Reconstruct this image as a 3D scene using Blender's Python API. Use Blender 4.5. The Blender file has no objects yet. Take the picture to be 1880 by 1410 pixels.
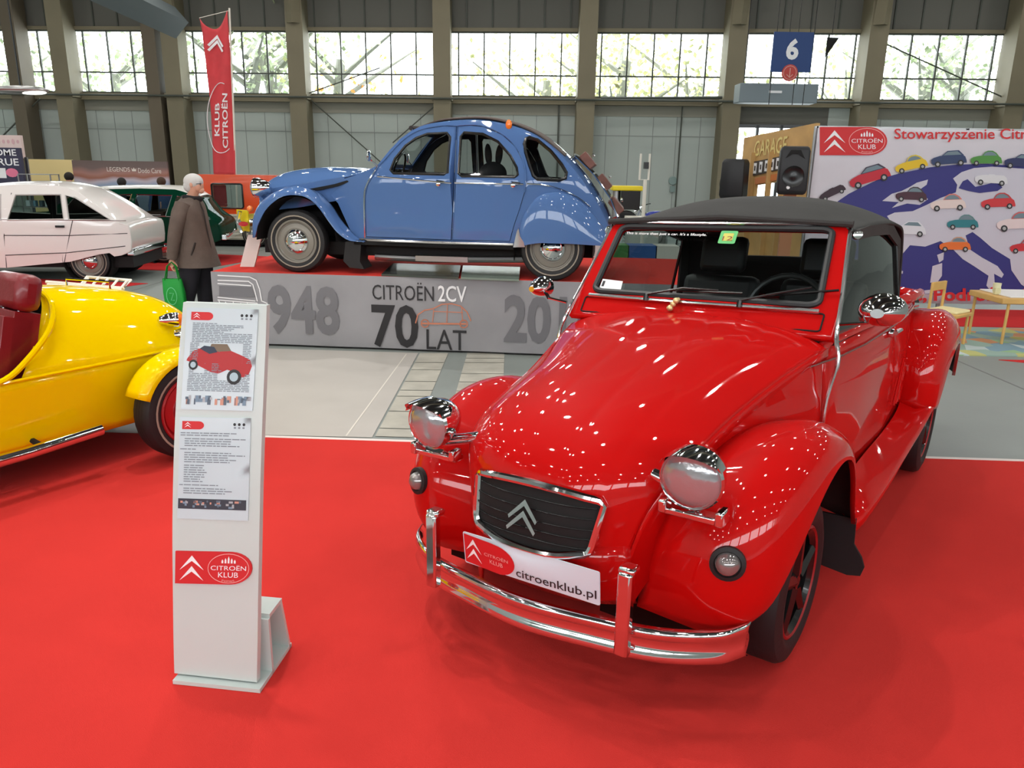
"""Car show hall scene."""
LAMP_W, SKY, EXPO = 44, 6.5, 0.35
import bpy, bmesh, math, random
from math import pi, sin, cos, radians, sqrt, atan2
from mathutils import Vector, Matrix
from mathutils.geometry import delaunay_2d_cdt
random.seed(7)
SC = bpy.context.scene
COL = SC.collection
V = Vector
# ------------------------------------------------------------------ camera frame
CAM_H = 1.66
PITCH, ROLL, FPX = radians(15.5), radians(0.95), 1411.0
_F = V((0, cos(PITCH), -sin(PITCH))); _U0 = V((0, sin(PITCH), cos(PITCH))); _R0 = V((1, 0, 0))
_R = cos(ROLL)*_R0 + sin(ROLL)*_U0; _U = -sin(ROLL)*_R0 + cos(ROLL)*_U0
def at(px, py, Y):
    d = _F + _R*((px-940)/FPX) - _U*((py-705)/FPX)
    return V((0, 0, CAM_H)) + d*(Y/d.y)
def hit(px, py, O, N):
    d = _F + _R*((px-940)/FPX) - _U*((py-705)/FPX); c = V((0, 0, CAM_H)); return c+d*((V(O)-c).dot(V(N))/d.dot(V(N)))
# ------------------------------------------------------------------ materials
def lin(c):
    return tuple(((x/255)/12.92 if x/255 <= .04045 else ((x/255+.055)/1.055)**2.4) for x in c)
MATS = {}
def mat(name, rgb, rough=.5, metal=0, coat=0, spec=.5, var=0, vscale=8, bump=0, bscale=40, emit=0, alpha=1, sheen=0):
    if name in MATS: return MATS[name]
    m = bpy.data.materials.new(name); m.use_nodes = True
    nt = m.node_tree; b = nt.nodes['Principled BSDF']
    c = (*lin(rgb), 1)
    b.inputs['Base Color'].default_value = c
    b.inputs['Roughness'].default_value = rough
    b.inputs['Metallic'].default_value = metal
    b.inputs['Coat Weight'].default_value = coat
    b.inputs['Coat Roughness'].default_value = .03
    b.inputs['Specular IOR Level'].default_value = spec
    if sheen: b.inputs['Sheen Weight'].default_value = sheen
    if emit:
        b.inputs['Emission Color'].default_value = c; b.inputs['Emission Strength'].default_value = emit
    if var or bump:
        tc = nt.nodes.new('ShaderNodeTexCoord')
    if var:
        n = nt.nodes.new('ShaderNodeTexNoise'); n.inputs['Scale'].default_value = vscale; n.inputs['Detail'].default_value = 6
        nt.links.new(tc.outputs['Object'], n.inputs['Vector'])
        r = nt.nodes.new('ShaderNodeValToRGB')
        r.color_ramp.elements[0].position = .3; r.color_ramp.elements[1].position = .7
        r.color_ramp.elements[0].color = tuple(max(0, x*(1-var)) for x in c[:3])+(1,)
        r.color_ramp.elements[1].color = tuple(min(1, x*(1+var)) for x in c[:3])+(1,)
        nt.links.new(n.outputs['Fac'], r.inputs['Fac']); nt.links.new(r.outputs['Color'], b.inputs['Base Color'])
    if bump:
        n = nt.nodes.new('ShaderNodeTexNoise'); n.inputs['Scale'].default_value = bscale; n.inputs['Detail'].default_value = 4
        nt.links.new(tc.outputs['Object'], n.inputs['Vector'])
        bp = nt.nodes.new('ShaderNodeBump'); bp.inputs['Strength'].default_value = bump; bp.inputs['Distance'].default_value = .01
        nt.links.new(n.outputs['Fac'], bp.inputs['Height']); nt.links.new(bp.outputs['Normal'], b.inputs['Normal'])
    MATS[name] = m; return m
def glassmat(name, rgb=(235, 240, 240), tint=.9, gloss=1.0):
    if name in MATS: return MATS[name]
    m = bpy.data.materials.new(name); m.use_nodes = True; nt = m.node_tree; nt.nodes.clear()
    o = nt.nodes.new('ShaderNodeOutputMaterial'); mx = nt.nodes.new('ShaderNodeMixShader')
    t = nt.nodes.new('ShaderNodeBsdfTransparent'); g = nt.nodes.new('ShaderNodeBsdfGlossy'); f = nt.nodes.new('ShaderNodeFresnel')
    t.inputs['Color'].default_value = tuple(x*tint for x in lin(rgb))+(1,)
    g.inputs['Roughness'].default_value = .02; g.inputs['Color'].default_value = (gloss, gloss, gloss, 1)
    ge = nt.nodes.new('ShaderNodeNewGeometry'); ma = nt.nodes.new('ShaderNodeMath'); ma.operation = 'MULTIPLY_ADD'; ma.inputs[1].default_value = -.8333; ma.inputs[2].default_value = 1.5
    nt.links.new(ge.outputs['Backfacing'], ma.inputs[0]); nt.links.new(ma.outputs[0], f.inputs['IOR'])
    nt.links.new(f.outputs[0], mx.inputs[0]); nt.links.new(t.outputs[0], mx.inputs[1]); nt.links.new(g.outputs[0], mx.inputs[2])
    nt.links.new(mx.outputs[0], o.inputs[0]); MATS[name] = m; return m
RED = mat('red car paint', (188, 9, 8), .5, 0, .9, spec=.05)
BLUE = mat('blue car paint', (80, 111, 160), .5, 0, .85, spec=0)
YEL = mat('yellow car paint', (240, 205, 0), .5, 0, .8, spec=0)
WHT = mat('white car paint', (232, 226, 222), .3, 0, .8)
GRN = mat('dark green car paint', (8, 52, 36), .6, 0, .25, spec=0)
ORG = mat('orange van paint', (228, 78, 22), .35, 0, .7)
CREAM = mat('cream caravan siding', (205, 200, 184), .5)
CHROME = mat('chrome', (226, 228, 230), .07, 1.0)
STEEL = mat('dull steel', (165, 165, 165), .35, 1.0)
STEEL2 = mat('bright trim metal', (215, 216, 218), .16, 1.0)
RUB = mat('black rubber', (20, 20, 22), .6, bump=.1)
BLK = mat('black inside', (7, 7, 8), .8)
BLKG = mat('black gloss trim', (12, 12, 13), .25)
GLASS = glassmat('clear car glass')
DGLASS = glassmat('smoked car glass', (200, 212, 208), .9)
TANL = glassmat('window pane glass', (245, 250, 250), .97)
LENS = mat('ribbed lamp glass', (182, 186, 190), .14, .65, .6, bump=.22, bscale=30)
AMB = mat('amber lens', (240, 120, 20), .2, 0, 1)
REDL = mat('red lens', (170, 12, 20), .2, 0, 1)
CLOTH = mat('black canvas soft top', (48, 48, 47), .85, var=.15, vscale=6, bump=.25, bscale=250)
MAROON = mat('maroon leather', (120, 20, 28), .35, 0, .2, bump=.2, bscale=30)
WOOD = mat('light beech wood', (215, 172, 100), .45, var=.12, vscale=5)
PRW = mat('white print', (236, 236, 238), .5)
PRR = mat('red print', (204, 28, 34), .5)
PRK = mat('black print', (34, 34, 38), .5)
# ------------------------------------------------------------------ mesh builder
def crv(pts, n):
    """Catmull-Rom resample of a list of equal-length tuples to n+1 points."""
    P = [tuple(p) for p in pts]; k = len(P)-1; out = []
    for i in range(n+1):
        t = i/n*k; j = min(int(t), k-1); u = t-j
        p0 = P[j-1] if j > 0 else tuple(2*a-b for a, b in zip(P[0], P[1]))
        p1, p2 = P[j], P[j+1]
        p3 = P[j+2] if j+2 <= k else tuple(2*a-b for a, b in zip(P[k], P[k-1]))
        out.append(tuple(.5*((2*b)+(-a+c)*u+(2*a-5*b+4*c-d)*u*u+(-a+3*b-3*c+d)*u**3) for a, b, c, d in zip(p0, p1, p2, p3)))
    return out
def interp(tab, x):
    if x <= tab[0][0]: return tab[0][1]
    for (a, b), (c, d) in zip(tab, tab[1:]):
        if x <= c: return b+(d-b)*(x-a)/(c-a)
    return tab[-1][1]
def inpoly(p, poly):
    x, y = p; r = False; j = len(poly)-1
    for i in range(len(poly)):
        xi, yi = poly[i]; xj, yj = poly[j]
        if (yi > y) != (yj > y) and x < (xj-xi)*(y-yi)/(yj-yi)+xi: r = not r
        j = i
    return r
def rrect(x0, y0, x1, y1, r=0.02, n=4):
    o = []
    for cx, cy, a in ((x1-r, y1-r, 0), (x0+r, y1-r, 90), (x0+r, y0+r, 180), (x1-r, y0+r, 270)):
        for i in range(n+1): t = radians(a+90*i/n); o.append((cx+r*cos(t), cy+r*sin(t)))
    return o
def ell(cx, cy, rx, ry, n=24, a0=0, a1=360):
    return [(cx+rx*cos(radians(a0+(a1-a0)*i/n)), cy+ry*sin(radians(a0+(a1-a0)*i/n))) for i in range(n if a1-a0 == 360 else n+1)]
def perp(d):
    d = d.normalized(); a = V((0, 0, 1)) if abs(d.z) < .9 else V((1, 0, 0))
    u = d.cross(a).normalized(); return u, d.cross(u).normalized()
class MB:
    XF = None
    def __init__(s): s.v = []; s.f = []; s.k = []; s.mats = []
    def mi(s, m):
        if m not in s.mats: s.mats.append(m)
        return s.mats.index(m)
    def add(s, vs, fs, m):
        o = len(s.v); k = s.mi(m)
        s.v += [V(p) for p in vs]; s.f += [tuple(i+o for i in f) for f in fs]; s.k += [k]*len(fs); return s
    def box(s, c, d, m, rot=None, taper=1):
        x, y, z = (q/2 for q in d); P = []
        for zz in (-1, 1):
            for a, b in ((-1, -1), (1, -1), (1, 1), (-1, 1)):
                t = taper if zz > 0 else 1; P.append(V((a*x*t, b*y*t, zz*z)))
        if rot is not None: P = [rot @ p for p in P]
        return s.add([p+V(c) for p in P], [(0, 3, 2, 1), (4, 5, 6, 7), (0, 1, 5, 4), (1, 2, 6, 5), (2, 3, 7, 6), (3, 0, 4, 7)], m)
    def grid(s, rows, m, cu=False, cv=False):
        nr = len(rows); nc = len(rows[0]); vs = [p for r in rows for p in r]; fs = []
        for i in range(nr if cu else nr-1):
            for j in range(nc if cv else nc-1):
                a = i*nc+j; b = i*nc+(j+1) % nc; c = ((i+1) % nr)*nc+(j+1) % nc; d = ((i+1) % nr)*nc+j
                fs.append((a, b, c, d))
        return s.add(vs, fs, m)
    def tube(s, pts, r, m, n=8, closed=False, cap=True, flat=1):
        P = [V(p) for p in pts]; rows = []; k = len(P); u = None
        for i, p in enumerate(P):
            d = (P[(i+1) % k]-P[i-1]) if closed else (P[min(i+1, k-1)]-P[max(i-1, 0)])
            if d.length < 1e-9: d = V((0, 0, 1))
            if u is None: u, w = perp(d)
            else:
                d.normalize(); u = (u-d*u.dot(d)).normalized(); w = d.cross(u)
            rr = r[i] if isinstance(r, (list, tuple)) else r
            rows.append([p+u*cos(2*pi*j/n)*rr+w*sin(2*pi*j/n)*rr*flat for j in range(n)])
        s.grid(rows, m, cu=closed, cv=True)
        if cap and not closed:
            s.add(rows[0], [tuple(range(n))], m); s.add(rows[-1], [tuple(range(n))[::-1]], m)
        return s
    def lathe(s, prof, c, ax, m, n=32, cap=False):
        c = V(c); ax = V(ax).normalized(); u, w = perp(ax)
        rows = [[c+ax*a+(u*cos(2*pi*j/n)+w*sin(2*pi*j/n))*r for j in range(n)] for r, a in prof]
        s.grid(rows, m, cv=True)
        if cap: s.add(rows[-1], [tuple(range(n))], m); s.add(rows[0], [tuple(range(n))], m)
        return s
    def ball(s, c, r, m, n=12, rot=None):
        rx, ry, rz = r if isinstance(r, (tuple, list)) else (r, r, r); rows = []
        for i in range(n+1):
            t = pi*i/n; row = []
            for j in range(2*n):
                q = V((rx*sin(t)*cos(pi*j/n), ry*sin(t)*sin(pi*j/n), rz*cos(t)))
                if rot is not None: q = rot @ q
                row.append(V(c)+q)
            rows.append(row)
        return s.grid(rows, m, cv=True)
    def panel(s, outl, holes, fn, m, step=.08, th=0, m2=None):
        pts = [V(p) for p in outl]; E = [(i, (i+1) % len(outl)) for i in range(len(outl))]
        for h in holes:
            o = len(pts); pts += [V(p) for p in h]; E += [(o+i, o+(i+1) % len(h)) for i in range(len(h))]
        if step:
            xs = [p[0] for p in outl]; ys = [p[1] for p in outl]
            x = min(xs)+step/2
            while x < max(xs):
                y = min(ys)+step/2
                while y < max(ys):
                    if inpoly((x, y), outl) and not any(inpoly((x, y), h) for h in holes) and min((q[0]-x)**2+(q[1]-y)**2 for q in pts[:len(outl)+sum(map(len, holes))]) > (step*.3)**2:
                        pts.append(V((x, y)))
                    y += step
                x += step
        r = delaunay_2d_cdt([V((p[0], p[1])) for p in pts], E, [], 0, 1e-7)
        vs, tris = r[0], []
        for t in r[2]:
            c = (sum(vs[i].x for i in t)/3, sum(vs[i].y for i in t)/3)
            if inpoly(c, outl) and not any(inpoly(c, h) for h in holes): tris.append(tuple(t))
        if not th:
            return s.add([fn(p.x, p.y, 0) for p in vs], tris, m)
        n = len(vs); s.add([fn(p.x, p.y, 0) for p in vs], tris, m)
        s.add([fn(p.x, p.y, -th) for p in vs], [t[::-1] for t in tris], m2 or m)
        cnt = {}
        for t in tris:
            for a, b in ((t[0], t[1]), (t[1], t[2]), (t[2], t[0])):
                kk = (min(a, b), max(a, b)); cnt.setdefault(kk, []).append((a, b))
        ed = [e[0] for e in cnt.values() if len(e) == 1]
        vv = []; ff = []
        for a, b in ed:
            o = len(vv); vv += [fn(*vs[a], 0), fn(*vs[b], 0), fn(*vs[b], -th), fn(*vs[a], -th)]; ff.append((o, o+3, o+2, o+1))
        return s.add(vv, ff, m)
    def text(s, txt, fn, m, x=0, y=0, w=None, h=None, bold=0, sx=1, align='L'):
        vs, fs, W, H = textpoly(txt, bold)
        kx = (w/W) if w else (h/H*sx); ky = (h/H) if h else kx
        if not w and not h: kx = ky = 1
        ox = x-(W*kx/2 if align == 'C' else 0)
        return s.add([fn(ox+p[0]*kx, y+p[1]*ky, 0) for p in vs], fs, m)
    def build(s, name, parent=None, ref=None, bev=0, sub=0, solid=0, sharp=38, flat=False, recalc=True, merge=True, loc=None, rotz=0, inner=None):
        if inner: s.mi(inner)
        P = s.v
        if MB.XF: P = [MB.XF(p) for p in P]
        me = bpy.data.meshes.new(name); me.from_pydata([tuple(p) for p in P], [], s.f)
        for m in s.mats: me.materials.append(m)
        me.polygons.foreach_set('material_index', s.k)
        bm = bmesh.new(); bm.from_mesh(me)
        if merge: bmesh.ops.remove_doubles(bm, verts=bm.verts, dist=1e-5)
        if recalc: bmesh.ops.recalc_face_normals(bm, faces=bm.faces)
        if ref is not None:
            q = sum((f.normal.dot(f.calc_center_median()-V(ref)))*f.calc_area() for f in bm.faces)
            if q < 0: bmesh.ops.reverse_faces(bm, faces=bm.faces)
        bm.to_mesh(me); bm.free()
        if not flat:
            me.shade_smooth(); me.set_sharp_from_angle(angle=radians(sharp))
        o = bpy.data.objects.new(name, me); COL.objects.link(o)
        if loc is not None: o.location = loc
        o.rotation_euler.z = rotz
        if parent: o.parent = parent
        if solid:
            d = o.modifiers.new('s', 'SOLIDIFY'); d.thickness = solid; d.offset = -1
            if inner: d.material_offset = s.mats.index(inner)
        if bev:
            d = o.modifiers.new('b', 'BEVEL'); d.width = bev; d.segments = 2; d.limit_method = 'ANGLE'; d.angle_limit = radians(40)
        if sub:
            d = o.modifiers.new('u', 'SUBSURF'); d.levels = sub; d.render_levels = sub
        return o
_TX = {}
def textpoly(txt, bold=0):
    if (txt, bold) in _TX: return _TX[(txt, bold)]
    c = bpy.data.curves.new('t', 'FONT'); c.body = txt; c.dimensions = '2D'; c.fill_mode = 'FRONT'; c.resolution_u = 3; c.offset = bold
    o = bpy.data.objects.new('t', c); COL.objects.link(o)
    bpy.context.view_layer.update()
    me = bpy.data.meshes.new_from_object(o.evaluated_get(bpy.context.evaluated_depsgraph_get()))
    vs = [(v.co.x, v.co.y) for v in me.vertices]; fs = [tuple(p.vertices) for p in me.polygons]
    bpy.data.objects.remove(o); bpy.data.curves.remove(c); bpy.data.meshes.remove(me)
    x0 = min(v[0] for v in vs); x1 = max(v[0] for v in vs); y0 = min(v[1] for v in vs); y1 = max(v[1] for v in vs)
    r = ([(a-x0, b-y0) for a, b in vs], fs, x1-x0, y1-y0); _TX[(txt, bold)] = r; return r
def plane_fn(O, U, W, lift=.0):
    O, U, W = V(O), V(U), V(W); N = U.cross(W).normalized()
    return lambda u, v, w=0: O+U*u+W*v+N*(w+lift)
def thing(name, label, cat, loc=(0, 0, 0), rotz=0, group=None):
    o = bpy.data.objects.new(name, None); COL.objects.link(o); o.empty_display_size = .1
    o.location = loc; o.rotation_euler.z = rotz; return tag(o, label, cat, group)
def tag(o, label, cat, group=None):
    o['label'] = label; o['category'] = cat
    if group: o['group'] = group
    return o
def struct(o):
    o['kind'] = 'structure'; return o
def skin(name, nodes, edges, m, parent=None, sub=2, smooth=True, loc=None, rotz=0):
    """nodes: (x,y,z,r[,r2])"""
    me = bpy.data.meshes.new(name); me.from_pydata([n[:3] for n in nodes], edges, []); me.materials.append(m)
    o = bpy.data.objects.new(name, me); COL.objects.link(o)
    if loc is not None: o.location = loc
    o.rotation_euler.z = rotz
    if parent: o.parent = parent
    d = o.modifiers.new('k', 'SKIN'); d.use_smooth_shade = True
    for i, n in enumerate(nodes):
        sv = me.skin_vertices[0].data[i]; sv.radius = (n[3], n[4] if len(n) > 4 else n[3])
    me.skin_vertices[0].data[0].use_root = True
    s_ = o.modifiers.new('u', 'SUBSURF'); s_.levels = sub; s_.render_levels = sub
    return o
def chain(n, o=0): return [(o+i, o+i+1) for i in range(n-1)]
# ================================================================== THE HALL
FLOORM = mat('grey hall concrete', (134, 142, 138), .42, var=.06, vscale=1.3, bump=.05, bscale=60)
CARP = mat('red exhibition carpet', (205, 54, 49), .95, spec=.1, var=.09, vscale=1.1, bump=.3, bscale=400)
CARP2 = mat('dark red exhibition carpet', (200, 52, 52), .95, spec=.1, var=.05, vscale=3)
WALLM = mat('pale grey green wall panel', (168, 176, 170), .75, var=.03, vscale=.6)
WUP = mat('dark upper cladding', (96, 95, 88), .7)
COLM = mat('olive painted column', (122, 114, 92), .65, var=.06, vscale=1)
LINE = mat('dark joint', (138, 143, 139), .8)
FRM = mat('window mullion', (70, 74, 66), .6)
STONE = mat('pale floor stone', (176, 174, 162), .5, var=.14, vscale=5)
b = MB(); b.box((0, 8, -.05), (60, 56, .1), FLOORM)
FJ = mat('floor joint', (118, 121, 118), .7)
for x in (-5.2, 4.2, 8): b.box((x, 8, .0005), (.02, 50, .002), FJ)
for y in (9.5, 13): b.box((0, y, .0005), (50, .02, .002), FJ)
G0 = lambda px, py, z=.004: hit(px, py, (0, 0, z), (0, 0, 1))
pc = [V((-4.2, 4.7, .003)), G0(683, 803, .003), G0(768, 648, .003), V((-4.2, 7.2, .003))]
b.add(pc, [(0, 1, 2, 3)], mat('painted light pool on concrete', (186, 182, 175), .4, var=.05, vscale=2, bump=.04, bscale=50))  # brighter light before the podium, put into the floor as a paler patch
b.add([G0(634, 800, .0045), G0(637, 800, .0045), G0(747, 650, .0045), G0(745, 650, .0045)], [(0, 1, 2, 3)], mat('pale floor line', (220, 216, 205), .5))
rnd = random.Random(3)
for (bl_, br_, tr_, tl_) in (((688, 802), (757, 804), (823, 648), (771, 648)), ((812, 806), (921, 808), (926, 648), (858, 648))):
    A_, B_, C_, D_ = G0(*bl_), G0(*br_), G0(*tr_), G0(*tl_); t = 0
    while t < 1:
        t2 = min(1, t+rnd.choice((.07, .11, .16))); e_ = .006
        b.add([A_.lerp(D_, t+e_), B_.lerp(C_, t+e_), B_.lerp(C_, t2), A_.lerp(D_, t2)], [(0, 1, 2, 3)], STONE); t = t2
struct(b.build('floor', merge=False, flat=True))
b = MB()
b.panel([(-9, -2), (5.5, -2), (5.5, 4.27), (3.1, 4.39), (-2.56, 4.64), (-9, 4.95)], [], lambda x, y, w: V((x, y, .008+w)), CARP, step=0, th=.008)
b.panel([(-9, 4.95), (-2.56, 4.64), (3.1, 4.39), (5.5, 4.27), (5.5, 4.30), (3.1, 4.425), (-2.56, 4.675), (-9, 4.985)], [], lambda x, y, w: V((x, y, .009+w)), mat('white edging tape', (225, 215, 210), .6), step=0, th=.008)
tag(b.build('carpet', flat=True), 'large bright red carpet under the red cabriolet and white sign stand', 'carpet')
def carpet(pts, label, m=CARP2):
    b = MB(); b.panel(pts, [], lambda x, y, w: V((x, y, .006+w)), m, step=0, th=.006); tag(b.build('carpet', flat=True), label, 'carpet')
carpet([(-12, 8.7), (-6.2, 9.3), (-5.3, 11.1), (-12, 12.2)], 'red carpet under the white hatchback')
carpet([(-8.4, 12.9), (-5.3, 12.5), (-4.6, 14.8), (-8.4, 15.6)], 'red carpet under the dark green estate car')
carpet([(3.6, 8.82), (9, 8.76), (9, 10.02), (3.6, 10.02)], 'red carpet in front of the white club banner')
carpet([(4.62, 7.12), (7, 5.9), (7, 7.15)], 'corner of red carpet at the right edge beside the play rug')
# play rug
m = bpy.data.materials.new('play rug print'); m.use_nodes = True; nt = m.node_tree; bs = nt.nodes['Principled BSDF']; bs.inputs['Roughness'].default_value = .9
tc = nt.nodes.new('ShaderNodeTexCoord'); vo = nt.nodes.new('ShaderNodeTexVoronoi'); vo.inputs['Scale'].default_value = 5
rp = nt.nodes.new('ShaderNodeValToRGB'); rp.color_ramp.interpolation = 'CONSTANT'
for i, (p_, c_) in enumerate(((0, (150, 176, 165)), (.45, (128, 160, 175)), (.62, (190, 190, 120)), (.74, (150, 185, 140)), (.84, (205, 150, 110)), (.92, (190, 205, 205)))):
    e = rp.color_ramp.elements[i] if i < 2 else rp.color_ramp.elements.new(p_)
    e.position = p_; e.color = (*lin(c_), 1)
sep = nt.nodes.new('ShaderNodeSeparateColor')
nt.links.new(tc.outputs['Object'], vo.inputs['Vector']); nt.links.new(vo.outputs['Color'], sep.inputs[0]); nt.links.new(sep.outputs[0], rp.inputs[0]); nt.links.new(rp.outputs[0], bs.inputs['Base Color'])
b = MB(); b.panel([(3.7, 7.3), (7.5, 7.22), (7.5, 8.66), (3.7, 8.78)], [], lambda x, y, w: V((x, y, .01+w)), m, step=0, th=.01)
tag(b.build('play_rug', flat=True), 'pale multicoloured patterned play rug under the small wooden table and chair', 'rug')
# ---- back wall (slightly turned)
def wp(s, z, off=0): return V((s, 30-.07*s-off, z))
def wbox(b, s0, s1, z0, z1, o0, o1, m):
    P = [wp(s0, z0, o1), wp(s1, z0, o1), wp(s1, z0, o0), wp(s0, z0, o0), wp(s0, z1, o1), wp(s1, z1, o1), wp(s1, z1, o0), wp(s0, z1, o0)]
    b.add(P, [(0, 3, 2, 1), (4, 5, 6, 7), (0, 1, 5, 4), (1, 2, 6, 5), (2, 3, 7, 6), (3, 0, 4, 7)], m)
CX = [-21.4, -16.84, -12.6, -7.97, -2.69, 2.46, 7.56, 12.24, 17.05, 22]
ZB, ZT, TOP = 4.26, 6.47, 9.6
b = MB()
for i in range(len(CX)-1):
    a, c = CX[i], CX[i+1]
    if i == 6: wbox(b, a, 7.9, 0, ZB-.25, -.2, 0, WALLM); wbox(b, 11.2, c, 0, ZB-.25, -.2, 0, WALLM); wbox(b, 7.9, 11.2, 3.4, ZB-.25, -.2, 0, WUP)
    else: wbox(b, a, c, 0, ZB-.25, -.2, 0, WALLM)
    if i != 6:
        for k in range(1, 6): wbox(b, a+(c-a)*k/6-.012, a+(c-a)*k/6+.012, 0, ZB-.4, 0, .01, LINE)
        wbox(b, a, c, 2.95, 2.98, 0, .012, LINE)
        wbox(b, a, c, ZB-.62, ZB-.25, 0, .03, mat('grey brown band', (134, 132, 120), .7))
wbox(b, CX[0], CX[-1], ZB-.25, ZB, -.2, .25, COLM)
wbox(b, CX[0], CX[-1], ZT, TOP, -.2, 0, WUP); wbox(b, CX[0], CX[-1], ZT, ZT+.12, 0, .12, COLM)
wbox(b, CX[0], CX[-1], 8.05, 8.4, 0, .3, mat('dark beam', (52, 54, 54), .7))
s_ = CX[0]
while s_ < CX[-1]: wbox(b, s_, s_+.05, ZT+.12, 8.05, 0, .05, FRM); s_ += .93
struct(b.build('wall_back', flat=True))
for i in range(len(CX)-1):
    a, c = CX[i]+.3, CX[i+1]-.3; b = MB()
    k = a+.25
    while k < c-.1: wbox(b, k-.025, k+.025, ZB, ZT, -.05, .03, FRM); k += .93
    wbox(b, a, c, ZB+.72, ZB+.77, -.05, .04, FRM); wbox(b, a, c, ZB, ZB+.06, -.05, .05, FRM); wbox(b, a, c, ZT-.05, ZT, -.05, .05, FRM)
    fr = struct(b.build('window_%d' % (i+1), flat=True))
    g = MB(); g.add([wp(a, ZB, -.02), wp(c, ZB, -.02), wp(c, ZT, -.02), wp(a, ZT, -.02)], [(0, 1, 2, 3)], TANL); g.build('window_pane', fr, flat=True)
b = MB()
for x in CX[1:-1]:
    wbox(b, x-.31, x+.31, 0, TOP, 0, .85, COLM)
    wbox(b, x-.36, x+.36, ZB-.2, ZB-.05, .0, .9, COLM)
for x in (-18.6, -13.35): wbox(b, x-.25, x+.25, 0, TOP, .1, .9, mat('dark olive column', (98, 88, 72), .65))
struct(b.build('trim_1', flat=True))['label'] = 'olive columns of the hall back wall'
b = MB()
for x in CX[3:7:3]+[-16.84, 12.24]:   # curved brackets where the columns meet the roof
    pass
for x in (-7.97, 7.56, 12.24, -12.6):
    pts = [wp(x, 6.6+2.9*t, .85+.0+1.6*t*t) for t in [i/8 for i in range(9)]]
    for p, q in zip(pts, pts[1:]): b.tube([p, q], .26, COLM, 4)
struct(b.build('trim_2', flat=True))
b = MB()
for k in range(4): b.box((9.55, 0, 0), (.01, .01, .01), BLKG)
b = MB()
for z in (.05, 1.6, 3.3): wbox(b, 7.9, 11.2, z, z+.12, -.1, .05, BLKG)
for x in (7.9, 8.7, 9.55, 10.4, 11.1): wbox(b, x, x+.1, 0, 3.4, -.1, .05, BLKG)
dr = struct(b.build('door_1', flat=True)); g = MB(); g.add([wp(7.9, 0, -.02), wp(11.2, 0, -.02), wp(11.2, 3.4, -.02), wp(7.9, 3.4, -.02)], [(0, 1, 2, 3)], TANL); g.build('door_pane', dr, flat=True)
b = MB(); b.tube([at(150, -40, 24), at(322, 42, 28)], .5, mat('blue grey roof strut', (96, 104, 106), .6), 4); struct(b.build('trim_4', flat=True))
# pipe and cable ledge along the window sill
b = MB(); b.tube([wp(-21, 4.12, .95), wp(0, 4.12, .95), wp(21, 4.12, .95)], .035, FRM); b.tube([wp(3, 4.2, .6), wp(9, 4.3, .6)], .05, FRM)
for x0, x1, z0, z1 in ((-7.6, -4.9, 4.05, 1.75), (-2.9, -4.6, 4.0, 2.6), (-12.9, -12.9, 0, 0), (-7.7, -5.0, 4.3, 5.2)):
    if z0: b.tube([wp(x0, z0, .3), wp(x1, z1, .3)], .022, FRM, 5)
b.tube([wp(-18, 4.0, .5), wp(-21, 1.6, .5)], .03, FRM, 5); b.tube([wp(12.3, 6.2, .5), wp(17, 4.3, .5)], .025, FRM, 5)
for x in (6.0, 1.55): b.tube([wp(x, 0, .1), wp(x, 4.0, .1)], .03, FRM, 5)
struct(b.build('trim_3', flat=True))
# left, right, rear walls and roof (closing the hall around the camera)
b = MB(); b.box((-24, 8, 4.8), (.2, 50, 9.6), WALLM); struct(b.build('wall_left', flat=True))
b = MB(); b.box((24, 8, 4.8), (.2, 50, 9.6), WALLM); struct(b.build('wall_right', flat=True))
b = MB(); b.box((0, -14, 2.1), (48, .2, 4.2), WALLM); b.box((0, -14, 8.3), (48, .2, 2.6), WALLM)
for k in range(11): b.box((-24+4.8*k, -14, 5.6), (.5, .3, 2.9), COLM)
struct(b.build('wall_front', flat=True))
CEIL = mat('dark roof lining', (42, 44, 44), .8)
b = MB(); b.box((0, 8, 9.7), (48.4, 46, .2), CEIL)
for k in range(9): b.box((0, -11+5*k, 9.35), (48, .3, .5), COLM)
struct(b.build('ceiling', flat=True))
# overhead lamps
NL = 0
for i in range(10):
    for j in range(9):
        l = bpy.data.lights.new('hall_lamp', 'AREA'); l.shape = 'DISK'; l.size = .34; l.energy = LAMP_W
        l.color = (1, .97, .92); o = bpy.data.objects.new('hall_lamp', l); COL.objects.link(o)
        o.location = (-19.5+4.2*i+(.9 if j % 2 else 0), -11+4.6*j, 8.9)
        l.energy = LAMP_W*(1.25 if o.location.x < -1 else .85)
for p, e in (((-3.0, 2.4, 6.6), 110), ((-1.6, 4.4, 6.8), 300), ((-4.4, 5.6, 7), 90)):
    l = bpy.data.lights.new('unseen_stand_spot', 'SPOT'); l.energy = e; l.spot_size = radians(85); l.spot_blend = 1; l.shadow_soft_size = .09; l.color = (1, .93, .87)
    o = bpy.data.objects.new('unseen_stand_spot', l); COL.objects.link(o); o.location = p
    t_ = V((-.6, 4.4, 0))-V(p); o.rotation_euler = t_.to_track_quat('-Z', 'Y').to_euler()
l = bpy.data.lights.new('unseen_stand_spot', 'SPOT'); l.energy = 420; l.spot_size = radians(70); l.spot_blend = 1; l.shadow_soft_size = .09; l.color = (1, .96, .92)  # extra back spot, added to whiten the floor and give the carpet sheen
o = bpy.data.objects.new('unseen_stand_spot', l); COL.objects.link(o); o.location = (-2.0, 9.6, 7.6); o.rotation_euler = (V((-1.6, 5.2, 0))-o.location).to_track_quat('-Z', 'Y').to_euler()
# world daylight
w = bpy.data.worlds.new('World'); SC.world = w; w.use_nodes = True
bg = w.node_tree.nodes['Background']; bg.inputs[0].default_value = (.93, .97, 1, 1); bg.inputs[1].default_value = SKY
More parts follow.
